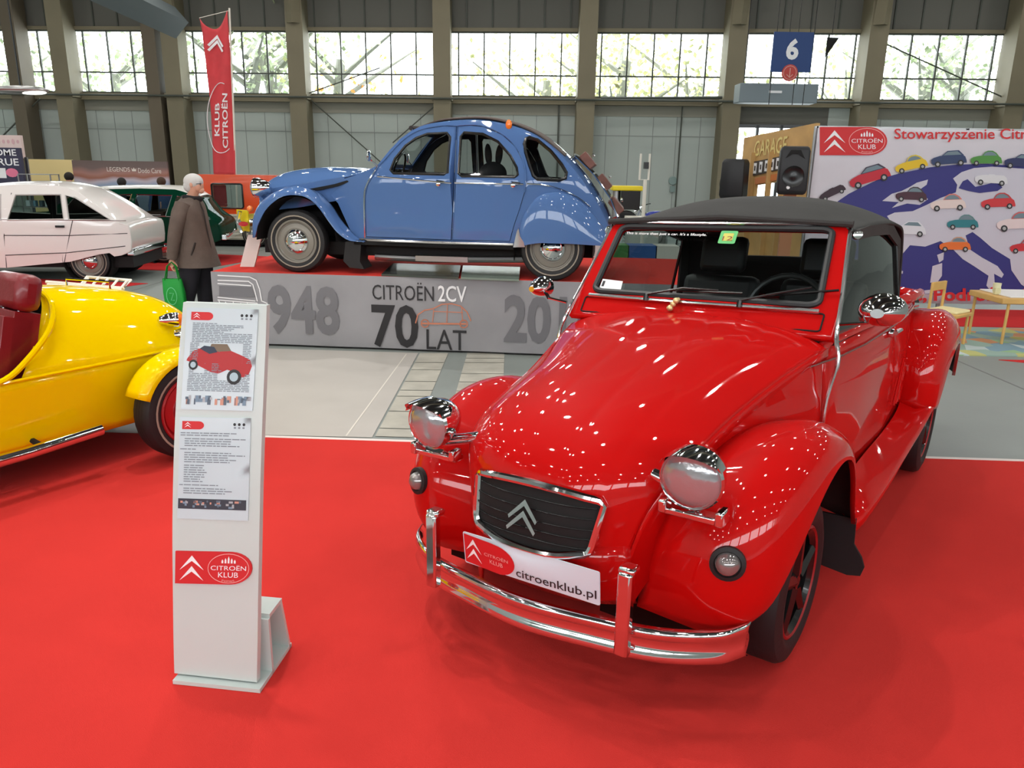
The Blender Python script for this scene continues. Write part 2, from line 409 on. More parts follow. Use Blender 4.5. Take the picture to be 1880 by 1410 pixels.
# ---- trees outside
LEAFS = [mat('pale green leaves', (176, 188, 150), .7, var=.2), mat('yellow green leaves', (206, 206, 150), .7, var=.2), mat('orange autumn leaves', (230, 150, 70), .7, var=.2)]
BARK = mat('grey bark', (128, 128, 118), .8, var=.1)
def tree(px, Y, lm, dens, label, hgt=9, lean=0, rs=0):
    r = random.Random(rs); base = at(px, 300, Y); base.z = 0
    t = thing('tree', label, 'tree', base)
    b = MB(); top = V((lean, 0, hgt*.62)); b.tube([V((0, 0, 0)), V((lean*.3, 0, hgt*.3)), top], [.34, .28, .2], BARK, 7)
    tips = []
    for k in range(7):
        a = r.uniform(0, 2*pi); s0 = V((lean*.5, 0, hgt*r.uniform(.3, .6))); L = r.uniform(2, 3.6)
        mid = s0+V((cos(a)*L*.5, sin(a)*L*.5, L*.35)); e = s0+V((cos(a)*L, sin(a)*L, L*.55+.4))
        b.tube([s0, mid, e], [.13, .09, .03], BARK, 5); tips += [mid, e]
    b.build('trunk', t)
    b = MB()
    for k in range(int(dens*.75)):
        c = r.choice(tips); q = c+V((r.gauss(0, .9), r.gauss(0, .9), r.gauss(0, .8))); u = V((r.uniform(-1, 1), r.uniform(-1, 1), r.uniform(-1, 1))).normalized()*.085; w_ = V((r.uniform(-1, 1), r.uniform(-1, 1), r.uniform(-1, 1))).normalized()*.085
        b.add([q-u-w_, q+u-w_, q+u+w_, q-u+w_], [(0, 1, 2, 3)], lm)
    b.build('foliage', t, flat=True, recalc=False, merge=False)
for i, (px, Y, lm, dens, lab, hg, le) in enumerate((
    (20, 38, 0, 900, 'pale tree outside the leftmost hall window', 9, .3),
    (215, 37, 0, 1700, 'green leafy tree outside the second window, left of the red flag', 9, .4),
    (440, 34, 0, 900, 'tree with dark leaning trunk outside the window right of the red flag', 10, 1.2),
    (530, 35, 0, 700, 'tree with thin arching trunk outside the window above the blue car bonnet', 10, -.8),
    (610, 36, 1, 500, 'bare-stemmed tree behind the left end of the window above the blue car roof', 10, .6),
    (690, 40, 2, 500, 'low orange autumn tree outside the window above the blue car', 5.5, .2),
    (990, 37, 1, 1800, 'dense yellow green tree outside the window right of the blue car roof', 9, .3),
    (1120, 35, 1, 1400, 'branching yellow green tree outside the window above the yellow machine', 10, .5),
    (1240, 37, 1, 1500, 'tree with a forked trunk outside the window left of the blue number sign', 9, .9),
    (1540, 38, 1, 700, 'sparse pale tree just right of the blue number sign', 9, .2),
    (1660, 36, 0, 1100, 'grey trunked tree outside the window above the club banner lettering', 10, .7),
    (1760, 35, 0, 900, 'tree with several pale limbs outside the window at the upper right', 10, -.6))):
    tree(px, Y, LEAFS[lm], dens, lab, hg, le, i+1)
# ================================================================== shared car pieces
def wheel(parent, c, s, kind='steel', R=.29, w=.135, name='wheel'):
    """c = hub centre of the tyre, s = +1 outward +x / -1"""
    c = V(c); b = MB(); h = w/2; ri = R*.70
    prof = [(ri, -h*.85), (ri+.02, -h), (R-.05, -h*1.02), (R-.012, -h*.86), (R, -h*.6), (R, h*.6), (R-.012, h*.86), (R-.05, h*1.02), (ri+.02, h), (ri, h*.85), (ri-.004, 0), (ri, -h*.85)]
    b.lathe(prof, c, (s, 0, 0), RUB, 40)
    if kind != 'alloy':
        b.lathe([(R*.80, h*1.035), (R*.805, h*1.045), (R*.835, h*1.04), (R*.84, h*1.03)], c, (s, 0, 0), mat('pale tyre line', (150, 140, 125), .6), 40)
    for q in (-.3, 0, .3): b.lathe([(R+.0005, h*q-.004), (R-.004, h*q-.003), (R-.004, h*q+.003), (R+.0005, h*q+.004)], c, (s, 0, 0), BLK, 40)
    W = b.build(name, parent)
    if kind == 'alloy':
        b = MB(); M = mat('gloss black alloy', (16, 16, 18), .25, .3, .5)
        b.lathe([(ri+.004, h*.8), (ri-.008, h*.9), (ri-.014, h*.82)], c, (s, 0, 0), mat('red rim stripe', (150, 20, 24), .4), 40)
        b.lathe([(ri-.012, h*.84), (ri-.03, h*.6), (ri-.035, -h*.8)], c, (s, 0, 0), M, 40)
        b.lathe([(ri-.03, h*-.1), (.0, -h*.1)], c, (s, 0, 0), BLK, 30)
        for k in range(5):
            a = 2*pi*k/5+.3; d = V((0, cos(a), sin(a)))
            b.tube([c+V((s*h*.45, 0, 0))+d*.03, c+V((s*h*.55, 0, 0))+d*(ri-.02)], [.03, .022], M, 6)
        r = b.build('rim', W); b = MB(); b.lathe([(.001, h*.8), (.03, h*.75), (.038, h*.5), (.045, h*.3)], c, (s, 0, 0), M, 20); b.build('hub_cap', r)
    else:
        M = mat('grey beige wheel steel', (128, 124, 115), .4) if kind == 'steel' else mat('red wheel steel', (170, 24, 30), .35) if kind == 'red' else STEEL
        b = MB()
        b.lathe([(ri+.006, h*.78), (ri-.004, h*.95), (ri-.014, h*.9), (ri-.02, h*.55), (ri-.03, h*.5), (ri-.035, h*.62), (ri*.62, h*.75), (ri*.55, h*.62), (.0, h*.6)], c, (s, 0, 0), M, 40)
        r = b.build('rim', W); b = MB()
        b.lathe([(ri*.56, h*.62), (ri*.55, h*.85), (ri*.45, h*1.1), (ri*.42, h*1.02), (ri*.3, h*1.25), (ri*.12, h*1.45), (0, h*1.47)], c, (s, 0, 0), CHROME, 30); b.build('hub_cap', r)
    return W
def arch_liner(parent, x0, x1, y0, z0, R, s, zb=.16):
    b = MB(); A = [(y0-R, zb)]+[(y0+R*cos(radians(a)), z0+R*sin(radians(a))) for a in range(180, -1, -12)]+[(y0+R, zb)]
    b.grid([[V((s*x, y, z)) for x in (x0, x1)] for y, z in A], BLK); b.add([V((s*x0, y, z)) for y, z in A], [tuple(range(len(A)))], BLK); return b.build('wheel_arch_liner', parent)
def fender(parent, inner, crown, lip, s, m, name='front_fender', n=28, x=1, drop=.018):
    """three rails of (x,y,z); section: inner -> crown -> quarter ellipse -> lip"""
    I, C, L = crv(inner, n), crv(crown, n), crv(lip, n); rows = []
    for i in range(n+1):
        a, c, l = V(I[i]), V(C[i]), V(L[i]); row = []
        for k in range(5):
            t = k/5; row.append(a*(1-t)+c*t+V((0, 0, 0)))
        K = V((l.x, c.y, c.z))
        for k in range(11):
            t = pi/2*k/10; row.append(c+(K-c)*sin(t)+(l-K)*(1-cos(t)))
        row.append(l+V((-drop, 0, 0))+(V((l.x, .0, .3))-l).normalized()*0)
        rows.append([V((s*p.x, p.y, p.z)) for p in row])
    b = MB(); b.grid(rows, m)
    cc = V((s*.5, (L[0][1]+L[-1][1])/2, .3))
    return b.build(name, parent, ref=cc, solid=.012, inner=BLK, sharp=60)
def crown(parent, edge, name, m, p=2.4, nu=24, n=24, ref=(0, 0, 0), rib=0, solid=.01, th=None, build=True, side=0, cut=None):
    """edge rows (x, y, z, yc, zc): half width, edge y/z and centre y/z"""
    E = crv(edge, n); rows = []
    for (x, y, z, yc, zc) in E:
        row = []
        for k in range(-nu, nu+1):
            u = k/nu; a = abs(u)**p
            uu = math.copysign(sin(abs(u)*pi/2)**.9, u) if side else u
            f = a if not side else 1-(max(0, 1-abs(uu)**p))**(1/p)
            q = V((x*uu, yc+(y-yc)*f, zc+(z-zc)*f))
            if rib: q.z += rib*max(0, 1-abs(u)**4)*(abs(cos(uu*pi*2.5))**.5-.6)
            row.append(q)
        rows.append(row)
    b = MB(); b.grid(rows, m)
    if cut:
        kk = [i for i, f in enumerate(b.f) if not cut(sum((b.v[j] for j in f), V((0, 0, 0)))/len(f))]; b.f = [b.f[i] for i in kk]; b.k = [b.k[i] for i in kk]
    if not build: return b
    return b.build(name, parent, ref=ref, solid=solid, inner=BLK, sharp=60)
def headlamp(parent, c, d, R=.095, L=.14, peak=False, shell=None, name='headlamp'):
    c = V(c); d = V(d).normalized(); b = MB()
    b.lathe([(R*.05, -L), (R*.45, -L*.93), (R*.8, -L*.62), (R*.98, -L*.2), (R*1.02, 0), (R*1.04, .008), (R*.98, .018), (R*.93, .014)], c, d, shell or CHROME, 32)
    if peak:
        u, w = perp(d); up = V((0, 0, 1)); rows = []
        sd = d.cross(up).normalized(); up2 = sd.cross(d)
        for k in range(13):
            a = radians(25+130*k/12); e = sd*cos(a)+up2*sin(a); q = sin((a-radians(25))/radians(130)*pi)
            rows.append([c+e*R*1.05-d*.02, c+e*R*1.09+d*.03, c+e*R*1.06+d*(.02+.065*q)])
        b.grid(rows, CHROME)
    o = b.build(name, parent); b = MB()
    b.lathe([(R*.94, .012), (R*.85, .026), (R*.5, .042), (0, .048)], c, d, LENS, 28); b.build('lens', o)
    return o
def chevrons(b, fn, m, x, y, w, h):
    for k in (0, 1):
        y0 = y+k*h*.42; t = h*.2
        b.panel([(x, y0), (x+w/2, y0+h*.5), (x+w, y0), (x+w, y0-t*.0+t*.05), (x+w*.5, y0+h*.5+t*.35), (x, y0+t*.05)][0:0] or
                [(x, y0), (x+w*.5, y0+h*.36), (x+w, y0), (x+w*.5, y0+h*.58)], [], fn, m, step=0)
def clublogo(b, fn, x, y, w, h, lift=0.0015):
    """red club badge: chevrons left, oval with words right"""
    f1 = lambda u, v, q=0: fn(u, v, q+lift); f2 = lambda u, v, q=0: fn(u, v, q+2*lift)
    pts = [(x, y), (x+w*.72, y)]+ell(x+w*.72, y+h*.5, w*.28, h*.5, 14, -88, 88)+[(x+w*.72, y+h), (x, y+h)]
    b.panel(pts, [], f1, PRR, step=0)
    chevrons(b, f2, PRW, x+w*.06, y+h*.1, w*.32, h*.78)
    PK = mat('pale pink print', (232, 170, 165), .5)
    o = ell(x+w*.7, y+h*.5, w*.27, h*.46, 28); i_ = ell(x+w*.7, y+h*.5, w*.262, h*.44, 28)
    b.panel(o, [i_], f2, PK, step=0)
    b.text('CITROËN', f2, PRW, x=x+w*.7, y=y+h*.44, w=w*.46, h=h*.17, align='C')
    b.text('KLUB', f2, PRW, x=x+w*.7, y=y+h*.22, w=w*.26, h=h*.16, align='C')
    b.text('Poznań', f2, PK, x=x+w*.7, y=y+h*.09, w=w*.16, h=h*.07, align='C')
    for k in range(5):
        xx = x+w*(.62+.04*k); hh = (.12, .16, .22, .16, .12)[k]*h
        b.panel([(xx-w*.012, y+h*.66), (xx+w*.012, y+h*.66), (xx+w*.012, y+h*.66+hh*.6), (xx, y+h*.66+hh), (xx-w*.012, y+h*.66+hh*.6)], [], f2, PRW, step=0)
# ================================================================== RED CABRIOLET
RC = thing('cabriolet', 'shiny red two-door cabriolet with black soft top and chrome bumper, facing the camera', 'car', (.45, 2.79, .009), -radians(35.2))
MB.XF = lambda p: V((p.x, p.y, p.z+.04*p.x))
# bonnet
hood = crown(RC, [(.30, -.565, .50, -.665, .50), (.335, -.55, .62, -.65, .66), (.385, -.49, .735, -.60, .775), (.42, -.36, .80, -.475, .868), (.435, -.2, .845, -.30, .935), (.46, 0, .887, -.06, .99), (.51, .25, .947, .20, 1.04), (.555, .44, .985, .42, 1.075), (.57, .5, .995, .49, 1.085)],
             'bonnet', RED, p=3.0, rib=.004, n=34, nu=30, ref=(0, 0, .3), side=0)
# bonnet side skirts
for s in (1, -1):
    b = MB(); rows = []
    E = crv([(.30, -.565, .50), (.335, -.55, .62), (.385, -.49, .735), (.42, -.36, .80), (.435, -.2, .845), (.46, 0, .887), (.51, .25, .947), (.57, .5, .995)], 30)
    for (x, y, z) in E:
        rows.append([V((s*(x+.002), y, z)), V((s*(x+.004), y+.004, z-.03)), V((s*(x-.03), y+.01, z-.12)), V((s*(x-.02), y+.01, z-.3))])
    b.grid(rows, RED); b.build('bonnet_side', RC, ref=(0, .0, .5), solid=.008, inner=BLK, sharp=60)
# nose around and below the grille, valance
b = MB(); rows = []
for z, x, yc, ye in ((.53, .305, -.665, -.565), (.46, .31, -.668, -.56), (.40, .315, -.66, -.55), (.34, .32, -.64, -.54), (.30, .31, -.60, -.50)):
    rows.append([V((x*u, yc+(ye-yc)*abs(u)**3, z)) for u in [k/16 for k in range(-16, 17)]])
b.grid(rows, RED); b.build('nose_panel', RC, ref=(0, -.2, .5), solid=.008, inner=BLK, sharp=60)
# grille with chrome surround: rounded rectangle on the nose
def gp(u, v, w=0):   # v: height
    y = -.692+.09*abs(u/.30)**3+.035*max(0, v-.60)/.1
    return V((u, y-w, v))
def gshape(k=1.0, o=0):
    T = crv([(-.225, .685), (-.12, .70), (0, .704), (.12, .70), (.225, .685)], 10)
    B = crv([(.20, .515), (.1, .497), (0, .492), (-.1, .497), (-.20, .515)], 10)
    P = T+[(.24, .67)]+[(.222, .545)]+[(.215, .525)]+B+[(-.215, .525), (-.222, .545), (-.24, .67)]
    cx, cy = 0, .6; return [((x-cx)*k+cx, (y-cy)*k+cy) for x, y in P]
b = MB(); b.panel(gshape(), [], lambda u, v, w: gp(u, v, -.004), BLK, step=.05)
for k in range(5):
    z = .53+.032*k; b.tube([gp(u/12*.22, z, -.002) for u in range(-12, 13)], .0022, BLKG, 5)
g = b.build('grille', RC); b = MB(); b.tube([gp(x, z, .006) for x, z in gshape()], .013, CHROME, 8, closed=True); b.build('grille_surround', g)
b = MB(); fn = lambda u, v, w=0: V((u, -.715-w+.25*(v-.6), v))
for k in (0, 1):
    z0 = .575+k*.035
    for sx in (-1, 1):
        b.panel([(sx*.055, z0-.006), (0, z0+.052), (0, z0+.032), (sx*.050, z0-.016)], [], fn, CHROME, step=0, th=.003)
b.build('chevron_emblem', g)
# windscreen surround + cowl
def wsf(u, v, w=0):   # v 0 bottom .. 1 top
    return V((u, .50+.30*v-w*.8-.03*(1-(u/.58)**2)*1, 1.03+.415*v+w*.55))
hw = lambda v: .585-.05*v
out = [(-hw(0), 0), (hw(0), 0), (hw(.5), .5), (hw(1), .93), (hw(1)-.03, 1), (-hw(1)+.03, 1), (-hw(1), .93), (-hw(.5), .5)]
hole = rrect(-.5, .27, .5, .95, .05, 5); hole = [(x*(1-.055*(y-.27)/.68), y+(0.0)) for x, y in hole]
b = MB(); b.panel(out, [hole], wsf, RED, step=.1, th=.03); ws = b.build('windscreen_frame', RC, sharp=50)
b = MB(); b.tube([wsf(x, y, .004) for x, y in hole], .014, mat('grey black seal', (30, 34, 36), .45), 8, closed=True); b.build('windscreen_seal', ws)
b = MB(); b.panel([(x*.995, y) for x, y in hole], [], lambda u, v, w: wsf(u, v, -.006), GLASS, step=0); gl = b.build('windscreen_glass', ws)
b = MB(); b.tube([wsf(-.51, .215, .012), wsf(-.25, .215, .012), wsf(0, .215, .012), wsf(.25, .215, .012), wsf(.51, .215, .012)], .009, STEEL2, 8); b.build('chrome_strip', ws)
b = MB(); vent = rrect(-.53, .055, .53, .205, .015, 3); b.tube([wsf(x, y, .003) for x, y in vent], .0035, BLK, 5, closed=True); b.build('vent_flap_seam', ws)
b = MB(); b.tube([wsf(-.52, .985, .012), wsf(-.25, .985, .012), wsf(0, .985, .012), wsf(.25, .985, .012), wsf(.52, .985, .012)], .006, STEEL2, 6); b.build('header_strip', ws)
b = MB(); fs = lambda u, v, w=0: wsf(u, v, .002+w)
b.panel(rrect(.02, .80, .095, .925, .01, 3), [], fs, mat('green sticker', (90, 190, 110), .5), step=0)
b.panel(rrect(.035, .825, .08, .90, .005, 2), [], lambda u, v, w=0: wsf(u, v, .003), mat('yellow sticker', (205, 200, 90), .5), step=0)
b.text('12', lambda u, v, w=0: wsf(u, v, .004), mat('brown sticker print', (130, 60, 30), .5), x=.058, y=.83, h=.04, align='C')
b.build('toll_sticker', gl)
b = MB(); b.panel([(-.475, .30), (-.36, .30), (-.365, .385), (-.475, .395)], [], fs, PRW, step=0)
b.panel([(-.468, .32), (-.455, .32), (-.455, .375), (-.468, .375)], [], lambda u, v, w=0: wsf(u, v, .003), PRK, step=0); b.build('paper_card', gl)
b = MB(); b.text("This is more than just a car. It's a lifestyle.", fs, PRW, x=-.44, y=.862, w=.40, h=.034, bold=.012); b.build('windscreen_lettering', gl)
for x0, x1, v1 in ((-.21, .10, .30), (.205, .46, .37)):
    b = MB(); p0 = wsf(x0, .2, .02); b.tube([p0, wsf(x0, .245, .035), wsf((x0+x1)/2, .33, .03), wsf(x1, v1+.04, .02)], [.008, .006, .005, .004], BLKG, 6)
    b.tube([wsf(x0+.09, .315, .018), wsf(x1+.10, v1+.03, .016)], .005, BLKG, 5); b.tube([p0, wsf(x0, .25, .03)], .012, BLKG, 8); b.build('wiper', ws)
# scuttle top between bonnet and screen
# body sides
def RW(y, z):
    a = interp([(-.42, .385), (-.2, .425), (0, .462), (.2, .515), (.35, .565), (.5, .603), (.9, .645), (1.4, .665), (1.9, .66), (2.4, .62), (2.8, .50), (3.0, .40)], y)
    return a-.05*max(0, z-.8)/.2*(1 if z > .8 else 0)-.03*max(0, .6-z)
def rs(s): return lambda u, v, w=0: V((s*(RW(u, v)+w), u, v))
for s in (1, -1):
    b = MB(); O = [(-.42, .55), (-.40, .765), (-.2, .825), (0, .868), (.25, .93), (.45, .985), (.56, 1.02), (1.8, .985), (2.2, .975), (2.6, .945), (2.85, .88), (3.0, .75), (3.02, .5), (2.8, .32), (.55, .32)]
    D = [(.46, .36), (1.52, .36), (1.56, .6), (1.53, .972), (.58, .992), (.48, .95), (.45, .7)]
    b.panel(O, [D], rs(s), RED, step=.09, th=.02, m2=BLK); b.build('body_side', RC, sharp=60)
    b = MB(); D2 = [(x+(.006 if x < 1 else -.006), z+(.006 if z < .7 else -.004)) for x, z in D]
    b.panel(D2, [], lambda u, v, w=0, s=s: V((s*(RW(u, v)+.002+w), u, v)), RED, step=.09, th=.02, m2=BLK); d = b.build('door', RC, sharp=60)
    b = MB(); b.tube([V((s*(RW(1.40, .9)+.03), 1.36, .925)), V((s*(RW(1.45, .9)+.035), 1.46, .925))], .011, CHROME, 6); b.lathe([(.0, .02), (.02, .018), (.022, 0)], (s*(RW(1.4, .9)), 1.38, .92), (s, 0, 0), CHROME, 14); b.build('door_handle', d)
    # chrome edging up the door front and A pillar
    pts = [(RW(.44, .36)+.008, .445, .37), (RW(.44, .6)+.010, .44, .60), (RW(.45, .8)+.01, .45, .80), (.618, .475, .95), (.595, .50, 1.04), (.575, .60, 1.17), (.55, .71, 1.32), (.533, .79, 1.43)]
    b = MB(); b.tube([V((s*x, y, z)) for x, y, z in crv(pts, 24)], .0085, STEEL2, 8); b.build('chrome_edging', RC)
    b = MB(); b.tube([V((s*(RW(y, .93)+.012), y, .945-.0*y)) for y in (.36, .6, .9, 1.2, 1.5, 1.8, 2.2)], .005, mat('satin chrome', (200, 150, 150), .2, 1), 6); b.build('waist_strip', RC)
    # side window and pillar
    def sg(u, v, w=0, s=s):
        t = (v-.99)/.45; return V((s*(RW(u, .98)-.01-.075*t+w), u, v))
    W_ = [(.60, .992), (1.70, .985), (1.70, 1.33), (1.45, 1.395), (1.0, 1.405), (.80, 1.395)]
    b = MB(); b.panel(W_, [], sg, DGLASS, step=.2); sw = b.build('side_window', RC)
    b = MB(); b.tube([sg(u, v, .004) for u, v in W_], .009, BLKG, 6, closed=True); b.build('window_seal', sw)
    # running board flare
    b = MB(); rows = []
    for (y, xo, zo, xi, zi) in crv([(.60, .745, .265, .64, .33), (.70, .775, .30, .655, .40), (1.0, .79, .325, .66, .42), (1.4, .80, .37, .67, .43), (1.75, .815, .42, .67, .45), (1.98, .83, .49, .66, .52)], 20):
        rows.append([V((s*xi, y, zi)), V((s*(xi*.5+xo*.5), y, (zi+zo)/2-.005)), V((s*(xo-.015), y, zo+.012)), V((s*xo, y, zo-.01)), V((s*(xo-.012), y, zo-.05)), V((s*xi, y, zo-.07))])
    b.grid(rows, RED); b.build('running_board', RC, ref=(s*.6, 1.2, .3), sharp=60)
    # louvres ahead of the rear wheel
    for k in range(4):
        b = MB(); y0 = 1.66+.045*k; b.tube([V((s*(RW(y0, .5)+.004), y0+.10, .73-.03*k)), V((s*(RW(y0, .5)+.006), y0, .50))], .007, RED, 6); b.build('air_louvre', RC)
    # fenders
    fender(RC, [(.31, -.50, .29), (.325, -.50, .42), (.345, -.47, .56), (.38, -.38, .70), (.42, -.2, .765), (.45, 0, .79), (.50, .2, .77), (.54, .36, .66), (.57, .48, .5), (.6, .60, .32)],
           [(.50, -.50, .275), (.52, -.545, .42), (.545, -.53, .58), (.575, -.42, .73), (.60, -.22, .815), (.61, 0, .832), (.62, .2, .79), (.635, .36, .69), (.65, .50, .50), (.67, .62, .29)],
           [(.635, -.40, .275), (.70, -.39, .37), (.735, -.33, .49), (.755, -.23, .61), (.765, -.11, .69), (.77, .03, .715), (.77, .18, .67), (.765, .31, .56), (.755, .44, .40), (.745, .58, .265)], s, RED, n=34)
    fender(RC, [(.60, 1.86, .46), (.58, 1.86, .62), (.56, 1.92, .78), (.55, 2.05, .87), (.54, 2.3, .9), (.52, 2.55, .85), (.5, 2.75, .7), (.48, 2.85, .5)],
           [(.74, 1.84, .45), (.74, 1.83, .62), (.735, 1.90, .79), (.73, 2.04, .885), (.72, 2.3, .915), (.70, 2.58, .86), (.68, 2.80, .7), (.66, 2.92, .48)],
           [(.835, 1.965, .44), (.845, 1.98, .54), (.85, 2.03, .63), (.855, 2.13, .71), (.855, 2.27, .735), (.85, 2.45, .70), (.84, 2.60, .60), (.83, 2.72, .46)], s, RED, 'rear_fender', n=30)
    # mud flap
    b = MB(); MBX = MB.XF
    b.panel([(.48, .30), (.745, .30), (.75, .19), (.785, .14), (.80, .10), (.79, .06), (.74, .05), (.58, .075), (.50, .1)], [], lambda u, v, w, s=s: V((s*u, .58+w, v)), RUB, step=0, th=.012); b.build('mud_flap', RC)
    # tail
    b = MB(); b.lathe([(0, .035), (.03, .03), (.045, 0)], (s*.52, 2.86, .86), (s*.9, .4, .1), CHROME, 18); b.build('tail_lamp', RC)
    # door mirror
    b = MB(); cy, cz, cx = .52, 1.15, s*(.735 if s > 0 else .755); mw, mh = (.085, .062) if s > 0 else (.055, .05)
    rows = []
    for k in range(9):
        t = k/8; r = sin(pi*(.12+.88*t)/1.9)**.8
        rows.append([V((cx+s*mw*cos(a)*r, cy-.085+.11*t, cz+mh*sin(a)*r)) for a in [2*pi*j/20 for j in range(20)]])
    b.grid(rows, CHROME, cv=True); b.add(rows[0], [tuple(range(20))], CHROME)
    b.tube([V((s*.60, .50, 1.09)), V((s*.70, .50, 1.105))], .006, CHROME, 6); b.tube([V((cx-s*.02, cy, cz-.02)), V((s*.70, .50, 1.105))], .009, BLKG, 6)
    mr = b.build('door_mirror', RC); b = MB(); b.add(rows[-1], [tuple(range(20))], mat('mirror glass', (200, 205, 210), .02, 1)); b.build('mirror_glass', mr)
    # headlamp group
    hl = headlamp(RC, (s*.492, -.585, .80), (s*.05, -1, -.06), .092, .13, peak=True)
    b = MB(); b.tube([V((s*.33, -.50, .755)), V((s*.50, -.50, .71))], .021, CHROME, 12); b.tube([V((s*.49, -.50, .80)), V((s*.49, -.51, .70))], .014, CHROME, 8)
    b.box((s*.49, -.545, .675), (.20, .05, .022), CHROME); b.box((s*.578, -.555, .69), (.025, .06, .045), CHROME); b.box((s*.402, -.555, .69), (.025, .05, .04), CHROME); b.build('lamp_bracket', hl, bev=.006)
    # indicator
    b = MB(); b.lathe([(.052, .0), (.052, .016), (.04, .02), (.036, .012)], (s*.598, -.525, .54), (s*.28, -1, .12), RUB, 24); i_ = b.build('indicator', RC)
    b = MB(); b.lathe([(.037, .012), (.03, .03), (.014, .042), (0, .044)], (s*.598, -.525, .54), (s*.28, -1, .12), mat('clear lamp lens', (150, 145, 145), .1, .6), 20); b.build('lens', i_)
    # overrider
    b = MB(); b.box((s*.37, -.715, .39), (.045, .035, .275), CHROME, taper=1); b.box((s*.37, -.70, .53), (.052, .05, .022), CHROME); b.build('overrider', RC, bev=.008)
# bumper: double blade swept back, pointed in the middle
b = MB(); P = crv([(-.66, -.44), (-.60, -.535), (-.45, -.63), (-.25, -.68), (0, -.715), (.25, -.68), (.45, -.63), (.60, -.535), (.66, -.44)], 44); rows = []
sec = [(0, .335), (-.018, .325), (-.022, .31), (-.010, .295), (-.004, .275), (-.010, .255), (-.022, .24), (-.018, .225), (0, .215)]
for x, y in P: rows.append([V((x*(1-dy*0), y+dy, z-.02*abs(x)**1.5+.0)) for dy, z in sec])
b.grid(rows, CHROME); b.build('bumper', RC, ref=(0, 0, .28), solid=.004, sharp=60)
# club plate, bowed
def plf(u, v, w=0): return V((u, -.715+.25*(u*u)-w-.12*(v-.44), v+0))
b = MB(); b.panel(rrect(-.245, .372, .275, .492, .006, 2), [], plf, mat('white plate', (208, 222, 232), .35), step=.04, th=.004); pl = b.build('club_plate', RC)
b = MB(); f1 = lambda u, v, w=0: plf(u, v, .0015+w); f2 = lambda u, v, w=0: plf(u, v, .003+w)
b.panel([(-.24, .378), (-.12, .378)]+ell(-.10, .431, .075, .054, 12, -80, 80)+[(-.12, .487), (-.24, .487)], [], f1, PRR, step=.05)
chevrons(b, f2, PRW, -.232, .392, .07, .085)
b.text('CITROËN', f2, mat('pale pink print', (232, 170, 165), .5), x=-.10, y=.432, w=.10, h=.014, align='C'); b.text('KLUB', f2, MATS['pale pink print'], x=-.10, y=.408, w=.055, h=.015, align='C')
b.text('citroenklub.pl', f1, PRK, x=-.02, y=.384, w=.285, h=.04, bold=.008); b.build('plate_print', pl)
# little bonnet ornament
b = MB(); GOLD = mat('pale gold ornament', (225, 205, 150), .3, .6)
for p, r in (((0, 0, .012), .014), ((.012, .0, .03), .012), ((.024, .0, .045), .013), ((-.012, .01, .01), .009), ((.03, .01, .05), .008)): b.ball((-.085+p[0], .50+p[1], 1.09+p[2]), r, GOLD, 8)
b.build('bonnet_ornament', RC)
# soft top
top = crown(RC, [(.545, .79, 1.425, .775, 1.455), (.56, .92, 1.43, .92, 1.50), (.565, 1.15, 1.43, 1.15, 1.545), (.57, 1.4, 1.425, 1.4, 1.55), (.575, 1.6, 1.41, 1.62, 1.525), (.58, 1.72, 1.38, 1.76, 1.45), (.58, 1.79, 1.30, 1.85, 1.34), (.585, 1.83, 1.15, 1.92, 1.15), (.59, 1.86, .98, 1.98, .97)],
            'soft_top', CLOTH, p=2.6, n=30, ref=(0, 1.2, 1.0), solid=.012, cut=lambda q: q.y > 1.83 and 1.20 < q.z < 1.35 and abs(q.x) < .36)
b = MB(); b.panel(rrect(-.38, 1.17, .38, 1.38, .03, 3), [], lambda u, v, w=0: V((u, interp([(.97, 1.975), (1.15, 1.915), (1.34, 1.845), (1.45, 1.76)], v), v)), GLASS, step=.06); b.build('rear_window', top)
for s in (1, -1):
    b = MB(); q = [(.79, 1.425), (1.0, 1.432), (1.5, 1.42), (1.79, 1.32), (1.84, 1.1), (1.86, .98), (1.72, .98), (1.70, 1.30), (1.45, 1.37), (1.1, 1.385), (.83, 1.385)]
    b.panel(q, [], lambda u, v, w, s=s: V((s*(.585-.02*(v-.98)/.45+w), u, v)), CLOTH, step=0, th=.012); b.build('soft_top_side', top)
    b = MB(); b.lathe([(0, .012), (.018, .008), (.02, -.01)], (s*.56, .80, 1.405), (s*.5, -1, .2), CHROME, 12); b.build('top_latch', top)
b = MB(); b.tube([V((-.545, .775, 1.447)), V((0, .765, 1.472)), V((.545, .775, 1.447))], .014, CLOTH, 8); b.build('front_bow', top)
# rear deck with rounded shoulders
b = MB(); rows = []
for (x, y, z, yc, zc) in crv([(.60, 1.86, .965, 1.84, .985), (.60, 2.2, .965, 2.2, .99), (.57, 2.6, .93, 2.65, .95), (.50, 2.82, .86, 2.92, .87), (.44, 2.95, .7, 3.1, .7), (.40, 3.0, .45, 3.14, .42)], 18):
    rows.append([V((x*u, yc+(y-yc)*abs(u)**3, zc+(z-zc)*abs(u)**3)) for u in [k/14 for k in range(-14, 15)]])
b.grid(rows, RED); b.build('rear_deck', RC, ref=(0, 2.4, .3), sharp=60)
b = MB(); b.tube([V((x, y, z+.015)) for x, y, z in crv([(.56, 1.9, .97), (.60, 2.15, .98), (.60, 2.45, .965), (.54, 2.68, .93), (.4, 2.8, .93), (0, 2.86, .95), (-.4, 2.8, .93), (-.54, 2.68, .93), (-.60, 2.45, .965), (-.60, 2.15, .98), (-.56, 1.9, .97)], 40)], .03, RED, 8); b.build('deck_rim', RC)
